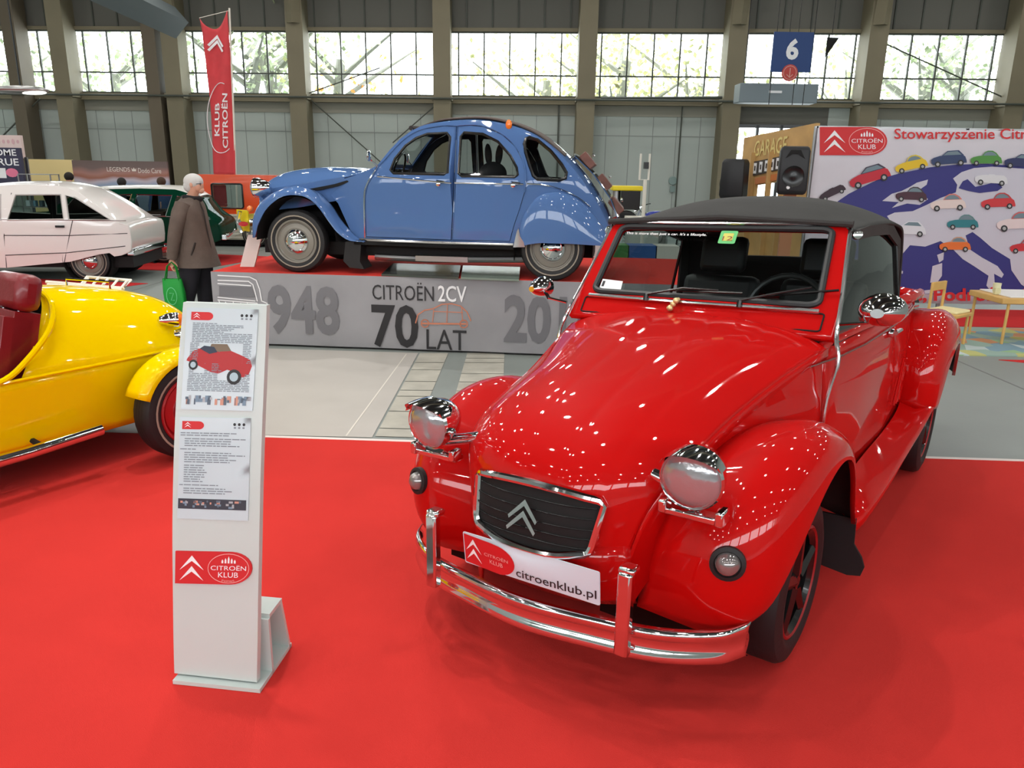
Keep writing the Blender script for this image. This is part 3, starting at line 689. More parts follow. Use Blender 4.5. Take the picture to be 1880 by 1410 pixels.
# interior
IN = mat('black interior vinyl', (17, 17, 18), .5)
b = MB(); b.box((0, .78, .93), (1.10, .30, .14), IN); b.box((0, 1.3, .45), (1.1, 1.3, .06), BLK); b.box((0, 1.86, .75), (1.14, .05, .45), BLK); b.box((0, .35, .6), (.6, .55, .5), BLK); b.box((0, 1.2, .30), (1.0, 2.6, .1), BLK); b.build('cabin_tub', RC, bev=.02)
for x in (-.27, .27):
    b = MB(); b.box((x, 1.30, .62), (.42, .46, .14), IN); b.box((x, 1.55, .87), (.42, .12, .52), IN, rot=Matrix.Rotation(-.22, 3, 'X')); st = b.build('seat', RC, bev=.04)
    b = MB(); b.box((x, 1.60, 1.24), (.25, .09, .19), IN, rot=Matrix.Rotation(-.15, 3, 'X')); b.build('headrest', st, bev=.03)
b = MB(); T = [V((.27+.17*cos(a), .93+.06*sin(a), 1.06+.15*sin(a))) for a in [2*pi*k/24 for k in range(24)]]
b.tube(T, .013, mat('grey steering wheel', (40, 42, 42), .35), 8, closed=True); b.tube([V((.27, .93, 1.06)), V((.27, .78, .98))], .025, IN, 8); b.tube([V((.11, .93, 1.06)), V((.43, .93, 1.06))], .012, IN, 6); b.build('steering_wheel', RC)
MB.XF = None
for s in (1, -1):
    for x0, x1, y0, q in ((.12, .56, .0, .39), (.2, .6, 2.28, .40)): arch_liner(RC, x0, x1, y0, .31, q, s)
    wheel(RC, (s*.625, 0.0, .29), s, 'alloy', .29, .15); wheel(RC, (s*.70, 2.28, .29), s, 'alloy', .29, .16)
b = MB(); b.tube([V((-.6, 0, .28)), V((.6, 0, .28))], .04, BLK, 8); b.tube([V((-.66, 2.28, .28)), V((.66, 2.28, .28))], .04, BLK, 8); b.box((0, 1.1, .22), (.5, 2.9, .1), BLK); b.build('chassis', RC)
# ================================================================== BLUE SALOON ON THE PODIUM
PZ = .70
BC = thing('saloon_car', 'light blue four-door saloon with rounded roof, parked in profile on the red-topped podium', 'car', (-1.961, 7.911, PZ+.001), -radians(97.06))
def BW(y, z):
    a = interp([(-.1, .36), (.3, .47), (.65, .60), (.8, .635), (1.1, .665), (1.5, .685), (1.9, .68), (2.2, .655), (2.5, .60), (2.75, .53), (2.9, .46)], y)
    return a-.20*(max(0, z-.87)/.5)**1.25-.02*max(0, .6-z)
roofline = [(.79, .985), (.84, 1.05), (.90, 1.125), (.99, 1.222), (1.08, 1.288), (1.20, 1.342), (1.40, 1.375), (1.60, 1.388), (1.80, 1.378), (2.05, 1.325), (2.25, 1.235), (2.45, 1.085), (2.62, .91), (2.78, .69), (2.88, .50), (2.905, .37)]
D1 = [(.815, .99), (.785, .93), (.705, .82), (.672, .698), (.665, .345), (1.487, .345), (1.503, .60), (1.504, 1.335), (1.392, 1.338), (1.20, 1.308), (1.09, 1.258), (1.0, 1.19), (.92, 1.105), (.86, 1.035)]
D2 = [(1.513, 1.337), (1.62, 1.345), (1.747, 1.335), (1.919, 1.268), (2.042, 1.168), (2.117, 1.044), (2.147, .916), (2.141, .774), (2.101, .63), (2.053, .483), (2.018, .345), (1.494, .345), (1.512, .60)]
W1 = [(.92, .945), (.955, 1.045), (1.045, 1.16), (1.139, 1.228), (1.24, 1.266), (1.42, 1.275), (1.452, 1.24), (1.453, .93), (1.42, .918), (.95, .92)]
W2 = [(1.55, .925), (1.548, 1.245), (1.575, 1.28), (1.744, 1.27), (1.885, 1.205), (2.005, 1.085), (2.066, .985), (2.078, .925), (2.05, .905), (1.58, .905)]
W3 = [(2.117, 1.19), (2.13, 1.235), (2.16, 1.245), (2.232, 1.225), (2.355, 1.13), (2.454, 1.02), (2.50, .95), (2.495, .905), (2.437, .885), (2.25, .893), (2.215, .92), (2.177, 1.01), (2.135, 1.12)]
def sm(P, n=60): return crv(P+[P[0]], n)[:-1]
for s in (1, -1):
    fn = lambda u, v, w=0, s=s: V((s*(BW(u, v)+w), u, v))
    O = [(.44, .50), (.37, .64), (.28, .725), (.14, .785), (.35, .84), (.55, .89), (.68, .935)]+roofline+[(2.86, .33), (2.0, .31), (.663, .31), (.60, .31), (.50, .38)]
    b = MB(); b.panel(O, [D1, D2, W3], fn, BLUE, step=.1, th=.02, m2=mat('dark inner trim', (28, 32, 42), .7)); b.build('body_side', BC, sharp=50)
    for D, W, nm in ((D1, W1, 'front_door'), (D2, W2, 'rear_door')):
        cx = sum(p[0] for p in D)/len(D); cz = sum(p[1] for p in D)/len(D)
        D_ = [(cx+(x-cx)*.988, cz+(z-cz)*.99) for x, z in D]
        f2 = lambda u, v, w=0, s=s: V((s*(BW(u, v)+.008+w+.012*math.exp(-((v-.42)/.05)**2)), u, v))
        b = MB(); b.panel(D_, [W], f2, BLUE, step=.07, th=.02, m2=MATS['dark inner trim']); d = b.build('front_door' if nm[0] == 'f' else 'rear_door', BC, sharp=50)
        b = MB(); b.panel([(x, z) for x, z in W], [], lambda u, v, w=0: f2(u, v, -.012), GLASS, step=0); wn = b.build('door_window', d)
        b = MB(); b.tube([f2(u, v, -.004) for u, v in W], .013, BLKG, 6, closed=True); b.build('window_seal', wn)
        hx = 1.40 if nm[0] == 'f' else 2.07
        b = MB(); b.tube([f2(hx-.04, .865, .01), f2(hx-.035, .86, .03), f2(hx+.035, .855, .03)], .011, CHROME, 6); b.lathe([(0, .02), (.02, .012), (.022, 0)], f2(hx-.03, .835, 0), (s, 0, 0), CHROME, 12); b.build('door_handle', d)
        b = MB(); u0, u1 = (.80, 1.49) if nm[0] == 'f' else (1.52, 2.13)
        b.tube([f2(u0+(u1-u0)*k/6, .893-.048*(u0+(u1-u0)*k/6-.77)/.73 if nm[0] == 'f' else .848, .002) for k in range(7)], .0065, CHROME, 6); b.build('waist_moulding', d)
    b = MB(); b.tube([fn(u, v, .004) for u, v in crv([(2.16, .853), (2.3, .845), (2.45, .81), (2.6, .745), (2.72, .66)], 16)], .006, CHROME, 6); b.build('waist_moulding', BC)
    b = MB(); b.panel(W3, [], lambda u, v, w=0: fn(u, v, -.012), GLASS, step=0); wn = b.build('quarter_window', BC)
    b = MB(); b.tube([fn(u, v, .0) for u, v in W3], .016, BLKG, 6, closed=True); b.build('window_seal', wn)
    # roof gutter
    b = MB(); b.tube([fn(u, v+.004, .012) for u, v in crv(D1[:1]+D1[:6:-1]+D2[:8], 40)], .0075, BLUE, 6); b.build('roof_gutter', BC)
    b = MB(); b.tube([fn(u, v, .012) for u, v in crv([(.80, .99), (.77, .93), (.695, .82), (.662, .70), (.655, .34)], 20)], .008, CHROME, 6); b.build('chrome_edging', BC)
    # sill
    b = MB(); b.tube([fn(u, .322, .012) for u in (.60, .9, 1.3, 1.7, 2.05)], .020, STEEL2, 8, flat=.7); b.tube([fn(u, .29, -.01) for u in (.60, 1.3, 2.05)], .02, BLK, 6); b.build('sill_trim', BC)
    fender(BC, [(.36, -.46, .32), (.36, -.43, .50), (.36, -.35, .64), (.37, -.18, .74), (.40, .0, .765), (.44, .16, .74), (.49, .30, .63), (.54, .42, .48), (.58, .56, .35), (.6, .66, .31)],
           [(.56, -.45, .31), (.56, -.435, .48), (.57, -.37, .61), (.58, -.24, .715), (.59, -.05, .782), (.60, .08, .782), (.61, .21, .72), (.62, .33, .575), (.63, .44, .42), (.64, .56, .33), (.645, .66, .312)],
           [(.66, -.395, .318), (.69, -.33, .46), (.70, -.24, .59), (.71, -.10, .69), (.71, .03, .715), (.71, .15, .695), (.71, .25, .62), (.70, .345, .485), (.69, .42, .385), (.68, .52, .318), (.67, .65, .306)], s, BLUE, n=34)
    fender(BC, [(.63, 2.07, .30), (.64, 2.11, .45), (.64, 2.16, .60), (.62, 2.25, .73), (.6, 2.40, .77), (.57, 2.54, .74), (.53, 2.70, .62), (.48, 2.84, .47), (.45, 2.92, .34)],
           [(.67, 2.065, .305), (.68, 2.10, .45), (.68, 2.15, .60), (.665, 2.25, .735), (.65, 2.39, .785), (.63, 2.53, .765), (.59, 2.69, .665), (.55, 2.84, .49), (.52, 2.925, .35)],
           [(.715, 2.12, .305), (.72, 2.20, .33), (.725, 2.30, .345), (.73, 2.38, .345), (.73, 2.47, .345), (.725, 2.56, .345), (.71, 2.66, .34), (.69, 2.76, .335), (.66, 2.86, .33)], s, BLUE, 'rear_fender', n=28)
    b = MB(); b.panel([(2.055, .30), (2.16, .305), (2.15, .345), (2.115, .40), (2.10, .47), (2.085, .44)], [], lambda u, v, w, s=s: V((s*(.722+w+.0), u, v)), CHROME, step=0, th=.03); b.build('stone_guard', BC)
    b = MB(); b.panel([(.47, .30), (.62, .30), (.60, .12), (.64, .05), (.50, .06), (.44, .12)], [], lambda u, v, w, s=s: V((s*(.62+w), u, v)), RUB, step=0, th=.25); b.build('mud_flap', BC)
    b = MB(); b.ball((s*(BW(1.98, 1.34)-.0), 1.97, 1.352), (.022, .03, .045), AMB, 8); b.build('marker_lamp', BC)
    headlamp(BC, (s*.49, -.43, .765), (s*.10, -1, -.02), .088, .15, name='headlamp')
    b = MB(); b.tube([V((s*.30, -.36, .70)), V((s*.5, -.38, .66))], .022, BLUE, 8); b.tube([V((s*.49, -.38, .66)), V((s*.49, -.40, .70))], .016, BLUE, 8); b.build('lamp_bracket', BC)
    arch_liner(BC, .10, .69, .02, .315, .385, s, .30); arch_liner(BC, .10, .54, 2.4, .31, .36, s)
    wheel(BC, (s*.59, 0, .29), s, 'steel', .288); wheel(BC, (s*.59, 2.4, .29), s, 'steel', .288)
    b = MB(); p0 = V((s*(BW(.80, .96)+.01), .80, .985)); b.tube([p0, p0+V((s*.03, -.02, .02)), p0+V((s*.05, -.05, .05))], .006, CHROME, 6); b.ball(p0+V((s*.06, -.06, .085)), (.05, .018, .05), CHROME, 8); b.build('door_mirror', BC)
    b = MB(); b.ball((s*.5, -.50, .57), .03, AMB, 8); b.build('indicator', BC)
crown(BC, [(.26, -.50, .48, -.575, .48), (.29, -.49, .60, -.575, .60), (.33, -.445, .69, -.54, .72), (.37, -.36, .745, -.48, .81), (.39, -.22, .77, -.36, .885), (.42, -.05, .79, -.18, .935), (.46, .2, .835, .10, .965), (.52, .45, .88, .42, .965), (.575, .66, .93, .65, .955), (.61, .77, .96, .76, .965)],
      'bonnet', BLUE, p=2.8, n=34, ref=(0, 0, .3), rib=.004)
for s in (1, -1):
    b = MB(); rows = []
    for (x, y, z) in crv([(.29, -.48, .60), (.33, -.435, .69), (.37, -.35, .745), (.39, -.21, .77), (.42, -.05, .79), (.46, .2, .835), (.52, .45, .88)], 24):
        rows.append([V((s*(x+.002), y, z+.004)), V((s*(x+.004), y, z-.03)), V((s*(x-.02), y, z-.2))])
    b.grid(rows, BLUE); b.build('bonnet_side', BC, sharp=60)
    b = MB(); b.panel([(-.08, .745), (.10, .768), (.35, .815), (.52, .862), (.49, .835), (.40, .80), (.2, .755)], [], lambda u, v, w, s=s: V((s*(interp([(-.1, .43), (.2, .475), (.5, .545)], u)+w), u, v)), BLK, step=0, th=.01); b.build('air_vent', BC)
# roof skin, tail
crown(BC, [(BW(y, z)-.004, y, z, y+q, z+dz) for (y, z), q, dz in zip(roofline[4:], (-.02, -.01, 0, 0, 0, .01, .02, .03, .04, .05, .05, .05), (.03, .038, .045, .055, .055, .05, .045, .04, .03, .02, .01, 0))],
      'roof_panel', BLUE, p=2.2, n=34, ref=(0, 1.6, .6))
crown(BC, [(.44, y, z+.012, y, z+.035) for y, z in ((1.09, 1.30), (1.3, 1.375), (1.5, 1.40), (1.75, 1.405), (2.0, 1.36), (2.2, 1.285), (2.35, 1.19), (2.48, 1.085))], 'canvas_roof', mat('brown grey canvas', (78, 66, 60), .7), p=2.5, n=24, ref=(0, 1.6, .8), solid=.015)
b = MB(); b.tube([V((-.45, 1.07, 1.318)), V((0, 1.05, 1.335)), V((.45, 1.07, 1.318))], .022, mat('rolled canvas edge', (50, 46, 44), .8), 8); b.build('roof_roll', BC)
b = MB(); wf = lambda u, v, w=0: V((u*(.60-.14*v), .80+.29*v-.04*(1-u*u), .975+.335*v+w)); 
b.panel([(-1, 0), (1, 0), (1, 1), (-1, 1)], [[(-.93, .08), (.93, .08), (.93, .92), (-.93, .92)]], wf, BLUE, step=.2, th=.012); ws = b.build('windscreen_frame', BC)
b = MB(); b.panel([(-.93, .08), (.93, .08), (.93, .92), (-.93, .92)], [], wf, GLASS, step=.2); b.build('windscreen_glass', ws)
b = MB(); b.tube([V((-.66, -.50, .44)), V((-.5, -.60, .44)), V((0, -.66, .44)), V((.5, -.60, .44)), V((.66, -.50, .44))], .045, CHROME, 10, flat=.5)
b.build('bumper', BC)
for s in (1, -1):
    b = MB(); b.tube([V((s*.42, -.64, .34)), V((s*.42, -.67, .43)), V((s*.42, -.64, .54))], .022, CHROME, 8); b.build('overrider', BC)
b = MB(); b.box((0, -.69, .44), (.5, .012, .12), mat('yellow plate', (225, 200, 30), .4), rot=Matrix.Rotation(-.0, 3, 'Z')); b.build('number_plate', BC)
b = MB(); b.box((.33, -.66, .45), (.24, .012, .20), mat('yellow plate', (225, 200, 30), .4), rot=Matrix.Rotation(.9, 3, 'Z')); b.build('fog_lamp_cover', BC)
b = MB(); b.box((0, 1.1, .22), (.9, 3.0, .12), BLK); b.box((0, 1.3, .30), (1.24, 1.5, .05), BLK); b.tube([V((.45, .7, .15)), V((.45, 1.2, .14)), V((.45, 2.3, .17))], .03, STEEL, 8); b.box((.42, 1.35, .15), (.14, .5, .05), STEEL)
b.tube([V((-.6, 0, .28)), V((.6, 0, .28))], .04, BLK, 8); b.tube([V((-.6, 2.4, .28)), V((.6, 2.4, .28))], .04, BLK, 8); b.build('chassis', BC)
b = MB()
for x in (-.36, -.12, .12, .36): b.tube([V((x, y, z)) for y, z in ((2.50, 1.06), (2.56, 1.10), (2.74, .94), (2.90, .73), (2.98, .54), (2.89, .50))], .010, CHROME, 6)
for y, z in ((2.56, 1.11), (2.74, .95), (2.90, .74), (2.98, .56)): b.tube([V((-.40, y, z)), V((.40, y, z))], .010, CHROME, 6)
lr = b.build('luggage_rack', BC)
for q_, (y, z) in enumerate(((2.67, 1.06), (2.83, .87), (2.95, .66))):
    b = MB(); b.box((0, y, z), (.62, .15, .075), mat('brown leather case', (104, 66, 56), .6, var=.3, vscale=14), rot=Matrix.Rotation(-.85, 3, 'X')); b.tube([V((-.3, y+.05, z+.05)), V((.3, y+.05, z+.05))], .012, CHROME, 6); b.build('leather_roll', lr, bev=.02)
b = MB(); b.box((0, .70, .86), (1.0, .2, .12), BLK); b.build('dashboard', BC, bev=.02)
for y, nm in ((1.42, 0), (2.12, 1)):
    b = MB(); b.box((0, y-.12, .62), (1.15, .45, .12), mat('dark grey seat cloth', (44, 46, 52), .85)); b.box((0, y+.12, .74), (1.15, .10, .34), MATS['dark grey seat cloth'], rot=Matrix.Rotation(-.2, 3, 'X')); b.build('bench_seat', BC, bev=.04)
b = MB(); T = [V((.28+.17*cos(a), .90+.05*sin(a), .95+.15*sin(a))) for a in [2*pi*k/20 for k in range(20)]]
b.tube(T, .01, BLKG, 6, closed=True); b.tube([V((.28, .90, .95)), V((.28, .76, .86))], .012, BLKG, 6); b.build('steering_wheel', BC)
b = MB(); PL = mat('black plush', (14, 15, 18), .9, bump=.3, bscale=200)
m_ = Matrix.Translation((-1.961, 7.911, PZ)) @ Matrix.Rotation(-radians(97.06), 4, 'Z')
b.ball((0, 0, 0), (.10, .13, .11), PL, 12); 
for dy in (-.045, .055): b.ball((0, dy, .17), (.03, .034, .10), PL, 10, rot=Matrix.Rotation(-dy*2, 3, 'X'))
pr = tag(b.build('plush_rabbit', None, loc=m_ @ V((.28, 1.80, .93)), rotz=-radians(97.06)), 'black rabbit-eared silhouette seen through the rear door window of the blue saloon', 'toy')
# ================================================================== PODIUM
PA, PB = V((-2.86, 7.27, 0)), V((2.0, 6.84, 0)); PU = (PB-PA).normalized(); PN = V((PU.y, -PU.x, 0)); PL = (PB-PA).length
POD = thing('podium', 'low show podium with red carpet top and grey printed banner front', 'podium', PA)
def pf(u, v, w=0): return PU*u+V((0, 0, v))+PN*w
def puv(px, py): q = hit(px, py, PA, PN)-PA; return (q.dot(PU), q.z)
b = MB(); D = 2.15
c = [PU*.02-PN*.02, PU*(PL-.02)-PN*.02, PU*(PL-.02)-PN*D, PU*.02-PN*D]
b.add([p for p in c]+[p+V((0, 0, PZ-.015)) for p in c], [(0, 3, 2, 1), (4, 5, 6, 7), (0, 1, 5, 4), (1, 2, 6, 5), (2, 3, 7, 6), (3, 0, 4, 7)], mat('dark podium frame', (40, 40, 42), .7)); b.build('platform', POD, flat=True)
b = MB(); c = [V((0, 0, PZ-.012)), PU*PL+V((0, 0, PZ-.012)), PU*PL-PN*(D+.02)+V((0, 0, PZ-.012)), -PN*(D+.02)+V((0, 0, PZ-.012))]
b.add(c+[p+V((0, 0, .012)) for p in c], [(0, 3, 2, 1), (4, 5, 6, 7), (0, 1, 5, 4), (1, 2, 6, 5), (2, 3, 7, 6), (3, 0, 4, 7)], mat('red podium carpet', (214, 62, 54), .95, spec=.1, var=.05, vscale=3))
b.build('carpet_top', POD, flat=True)
BAN = mat('grey printed banner', (150, 150, 154), .45, var=.10, vscale=2.2, bump=.5, bscale=2.5)
b = MB(); rows = []
for i in range(61):
    u = PL*i/60; rows.append([pf(u, PZ-.0*j-(PZ-.02)*j/10, .012+.004*sin(u*7+j*.6)*(j > 0)) for j in range(11)])
b.grid(rows, BAN); bn = b.build('banner', POD)
b = MB(); L1 = lambda u, v, w=0: pf(u, v, .021+w); DG = mat('dark grey banner numerals', (114, 114, 119), .5); OR = mat('orange banner drawing', (205, 128, 98), .5)
def tx(s, x0, y0, x1, y1, m, bold=.0):
    a = puv(x0, y1); c_ = puv(x1, y0); b.text(s, L1, m, x=a[0], y=a[1], w=c_[0]-a[0], h=c_[1]-a[1], bold=bold)
b0 = b
tx('CITROËN', 685, 519, 797, 549, PRK, .0); tx('2CV', 805, 525, 857, 553, PRW, .01)
tx('70', 685, 560, 768, 636, PRK, .02); tx('LAT', 784, 606, 857, 640, PRK, .0)
tx('948', 497, 526, 622, 612, DG, .03); tx('2018', 925, 545, 1100, 628, DG, .03)
b.build('lettering', bn, flat=True, merge=False, recalc=False); b = MB()
def pl_line(pts, m, w=1.6, closed=False):
    P = [puv(*p) for p in pts]; P = P+[P[0]] if closed else P; k = w/196/2
    for p, q in zip(P, P[1:]):
        d = V((q[0]-p[0], q[1]-p[1])); 
        if d.length < 1e-6: continue
        n = V((-d.y, d.x)).normalized()*k; e = d.normalized()*k*.7
        b.add([L1(p[0]-e.x+n.x, p[1]-e.y+n.y, .001), L1(p[0]-e.x-n.x, p[1]-e.y-n.y, .001), L1(q[0]+e.x-n.x, q[1]+e.y-n.y, .001), L1(q[0]+e.x+n.x, q[1]+e.y+n.y, .001)], [(0, 1, 2, 3)], m)
for P, w in (([(764, 592), (768, 577), (780, 569), (796, 566), (804, 562), (812, 558), (830, 557), (846, 561), (858, 572), (865, 588)], 2), ([(775, 593), (856, 594)], 3), ([(797, 568), (795, 590)], 1.4), ([(822, 558), (821, 591)], 1.4), ([(798, 571), (850, 573)], 1.4), ([(848, 563), (850, 589)], 1.4)):
    pl_line(P, OR, w)
for cx, cy in ((781, 593), (852, 594)): pl_line([(cx+7*cos(a*.6), cy+7*sin(a*.6)) for a in range(11)], OR, 2)
b.build('car_drawing', bn, flat=True, merge=False, recalc=False); b = MB()
for P in ([(402, 505), (460, 508), (472, 514), (478, 530), (482, 552), (492, 556), (492, 566), (486, 580)], [(402, 514), (458, 516), (466, 522), (470, 536), (474, 552)], [(402, 520), (462, 524)], [(402, 545), (470, 552)], [(404, 552), (412, 570)], [(416, 554), (424, 572)], [(430, 554), (434, 572)], [(444, 556), (444, 572)], [(456, 556), (454, 573)], [(402, 550), (474, 556)], [(486, 580), (494, 600), (489, 618), (494, 636)], [(470, 560), (490, 566)]):
    pl_line(P, PRW, 2)
b.panel([puv(x, y) for x, y in ((404, 524), (462, 526), (470, 545), (404, 543))], [], lambda u, v, w=0: L1(u, v, -.001), DG, step=0)
b.build('van_drawing', bn, flat=True, merge=False, recalc=False); b = MB()
for P in ([(1075, 528), (1062, 540), (1052, 560), (1048, 580)], [(1062, 556), (1050, 556), (1046, 575)]): pl_line(P, PRW, 2)
b.build('small_drawing', bn, flat=True, merge=False, recalc=False)
# things on the podium
b = MB(); GZ = lambda px, py: hit(px, py, (0, 0, PZ+.02), (0, 0, 1))
P = [GZ(700, 503), (GZ(842, 509)), GZ(846, 487), GZ(722, 483)]; b.add([p for p in P]+[p-V((0, 0, .018)) for p in P], [(0, 1, 2, 3), (7, 6, 5, 4), (0, 4, 5, 1), (1, 5, 6, 2), (2, 6, 7, 3), (3, 7, 4, 0)], mat('dark glass plate', (70, 78, 76), .12))
tag(b.build('mirror_tray', None, flat=True), 'dark reflective tray lying on the podium carpet under the blue saloon', 'tray')
b = MB(); P = [GZ(846, 509), GZ(953, 513), GZ(955, 490), GZ(850, 487)]; b.add([p for p in P]+[p-V((0, 0, .018)) for p in P], [(0, 1, 2, 3), (7, 6, 5, 4), (0, 4, 5, 1), (1, 5, 6, 2), (2, 6, 7, 3), (3, 7, 4, 0)], mat('pale green plate', (120, 138, 128), .2))
tag(b.build('display_plate', None, flat=True), 'pale green flat plate lying on the podium, right of the dark tray', 'plate')
b = MB(); P0, P1 = GZ(448, 489), GZ(440, 489)
p = GZ(446, 486); b.add([p+V((-.03, .0, -.02)), p+V((.11, 0, -.02)), p+V((.20, .03, .29)), p+V((.06, .03, .29)), p+V((-.03, .03, -.02)), p+V((.11, .03, -.02)), p+V((.20, .06, .29)), p+V((.06, .06, .29))], [(0, 1, 2, 3), (7, 6, 5, 4), (0, 4, 5, 1), (1, 5, 6, 2), (2, 6, 7, 3), (3, 7, 4, 0)], mat('white board', (222, 212, 205), .5))
tag(b.build('white_board', None, flat=True), 'narrow white board leaning against the front of the blue saloon on the podium', 'board')
# barrier in green, white and red behind the podium
BR = thing('barrier', 'low barrier wrapped in green, white and red bands behind the podium', 'barrier', (0, 10.6, 0))
x = at(650, 478, 10.6).x; cols = [(660, 705, (20, 120, 70)), (705, 778, (225, 225, 220)), (778, 806, (205, 45, 45)), (806, 840, (60, 50, 50)), (840, 915, (150, 160, 150)), (915, 968, (20, 120, 70)), (968, 1060, (200, 200, 190)), (1060, 1110, (225, 200, 195)), (1110, 1150, (60, 130, 60)), (1150, 1200, (40, 90, 160)), (1200, 1240, (215, 210, 200))]
for a_, c_, col in cols:
    p, q = at(a_, 460, 10.6), at(c_, 490, 10.6); b = MB(); b.box(((p.x+q.x)/2, 0, .36), (q.x-p.x, .35, .72), mat('barrier %d %d %d' % col, col, .6)); b.build('barrier_panel', BR, flat=True)
p = at(1080, 460, 10.6); 
# ================================================================== SIGN STAND
LPX = [(1244, 321), (1180, 319), (1100, 318), (1000, 317), (900, 318), (800, 321), (700, 326), (630, 331), (560, 337)]
RPX = [(1260, 472), (1195, 473), (1115, 474), (1012, 476), (908, 478), (806, 481), (704, 485), (635, 488), (566, 490)]
SG = thing('sign_stand', 'tall curved white sign stand with two posters and a red club badge', 'sign stand', (0, 0, .009))
rowsL, rowsR = [], []
for (yl, xl), (yr, xr) in zip(LPX, RPX):
    t = (1250-yl)/690; Y = 2.185+.27*t**1.3; rowsL.append(at(xl, yl, Y+.02)); rowsR.append(at(xr, yr, Y-.02))
rowsL[0].z = rowsR[0].z = .02
def spt(px, py, lift=0):
    for i in range(8):
        yl0, yl1 = LPX[i][0], LPX[i+1][0]
        s0 = (px-LPX[i][1])/150; ya = LPX[i][0]+(RPX[i][0]-LPX[i][0])*s0; yb = LPX[i+1][0]+(RPX[i+1][0]-LPX[i+1][0])*s0
        if py >= yb or i == 7:
            t = (ya-py)/(ya-yb); xl = LPX[i][1]+(LPX[i+1][1]-LPX[i][1])*t; xr = RPX[i][1]+(RPX[i+1][1]-RPX[i][1])*t; s_ = (px-xl)/(xr-xl)
            a = rowsL[i].lerp(rowsL[i+1], t); c = rowsR[i].lerp(rowsR[i+1], t); n = (rowsR[i]-rowsL[i]).cross(rowsL[i+1]-rowsL[i]).normalized()
            return a.lerp(c, s_)+n*lift
SW = mat('white sign laminate', (196, 208, 205), .3)
b = MB(); nrm = V((0, -1, 0)); F_ = [[l.lerp(r_, k/6) for k in range(7)] for l, r_ in zip(crv([tuple(q) for q in rowsL], 30), crv([tuple(q) for q in rowsR], 30)) for l, r_ in [(V(l), V(r_))]]
b.grid(F_, SW); B_ = [[p+V((.004, .022, 0)) for p in r_] for r_ in F_]; b.grid(B_, SW)
b.grid([[r_[0] for r_ in F_], [r_[0] for r_ in B_]], SW); b.grid([[r_[-1] for r_ in F_], [r_[-1] for r_ in B_]], SW); b.grid([F_[-1], B_[-1]], SW); b.build('panel', SG, sharp=40)
b = MB(); A0, A1 = hit(318, 1260, (0, 0, 0), (0, 0, 1)), hit(478, 1277, (0, 0, 0), (0, 0, 1)); bk = hit(536, 1190, (0, 0, 0), (0, 0, 1))-A1
def slab(b, p, q, r_, s_, th, m): b.add([p, q, r_, s_]+[x_+th for x_ in (p, q, r_, s_)], [(0, 1, 2, 3), (7, 6, 5, 4), (0, 4, 5, 1), (1, 5, 6, 2), (2, 6, 7, 3), (3, 7, 4, 0)], m)
slab(b, A0, A1, A1+bk, A0+bk, V((0, 0, .014)), SW)
Z = V((0, 0, .21)); m1, m2_ = A0+bk*.42, A1+bk*.42; n1, n2 = A0+bk*.80, A1+bk*.80
slab(b, m1+Z, m2_+Z, n2+Z, n1+Z, V((0, 0, .014)), SW); slab(b, A0+bk*.98, A1+bk*.98, n2+Z, n1+Z, -bk*.05, SW); slab(b, m1, m2_, m2_+Z, m1+Z, -bk*.05, SW); b.build('foot', SG, flat=True)
PAP = mat('pale blue paper', (196, 212, 218), .25); TXTG = mat('grey small print', (120, 130, 140), .5); 
def quadfn(TL, TR, BRr, BL, lift):
    def fn(u, v, w=0):   # u 0..1 , v 0 bottom..1 top
        a = (BL[0]+(TL[0]-BL[0])*v, BL[1]+(TL[1]-BL[1])*v); c = (BRr[0]+(TR[0]-BRr[0])*v, BRr[1]+(TR[1]-BRr[1])*v)
        return spt(a[0]+(c[0]-a[0])*u, a[1]+(c[1]-a[1])*u, lift+w)
    return fn
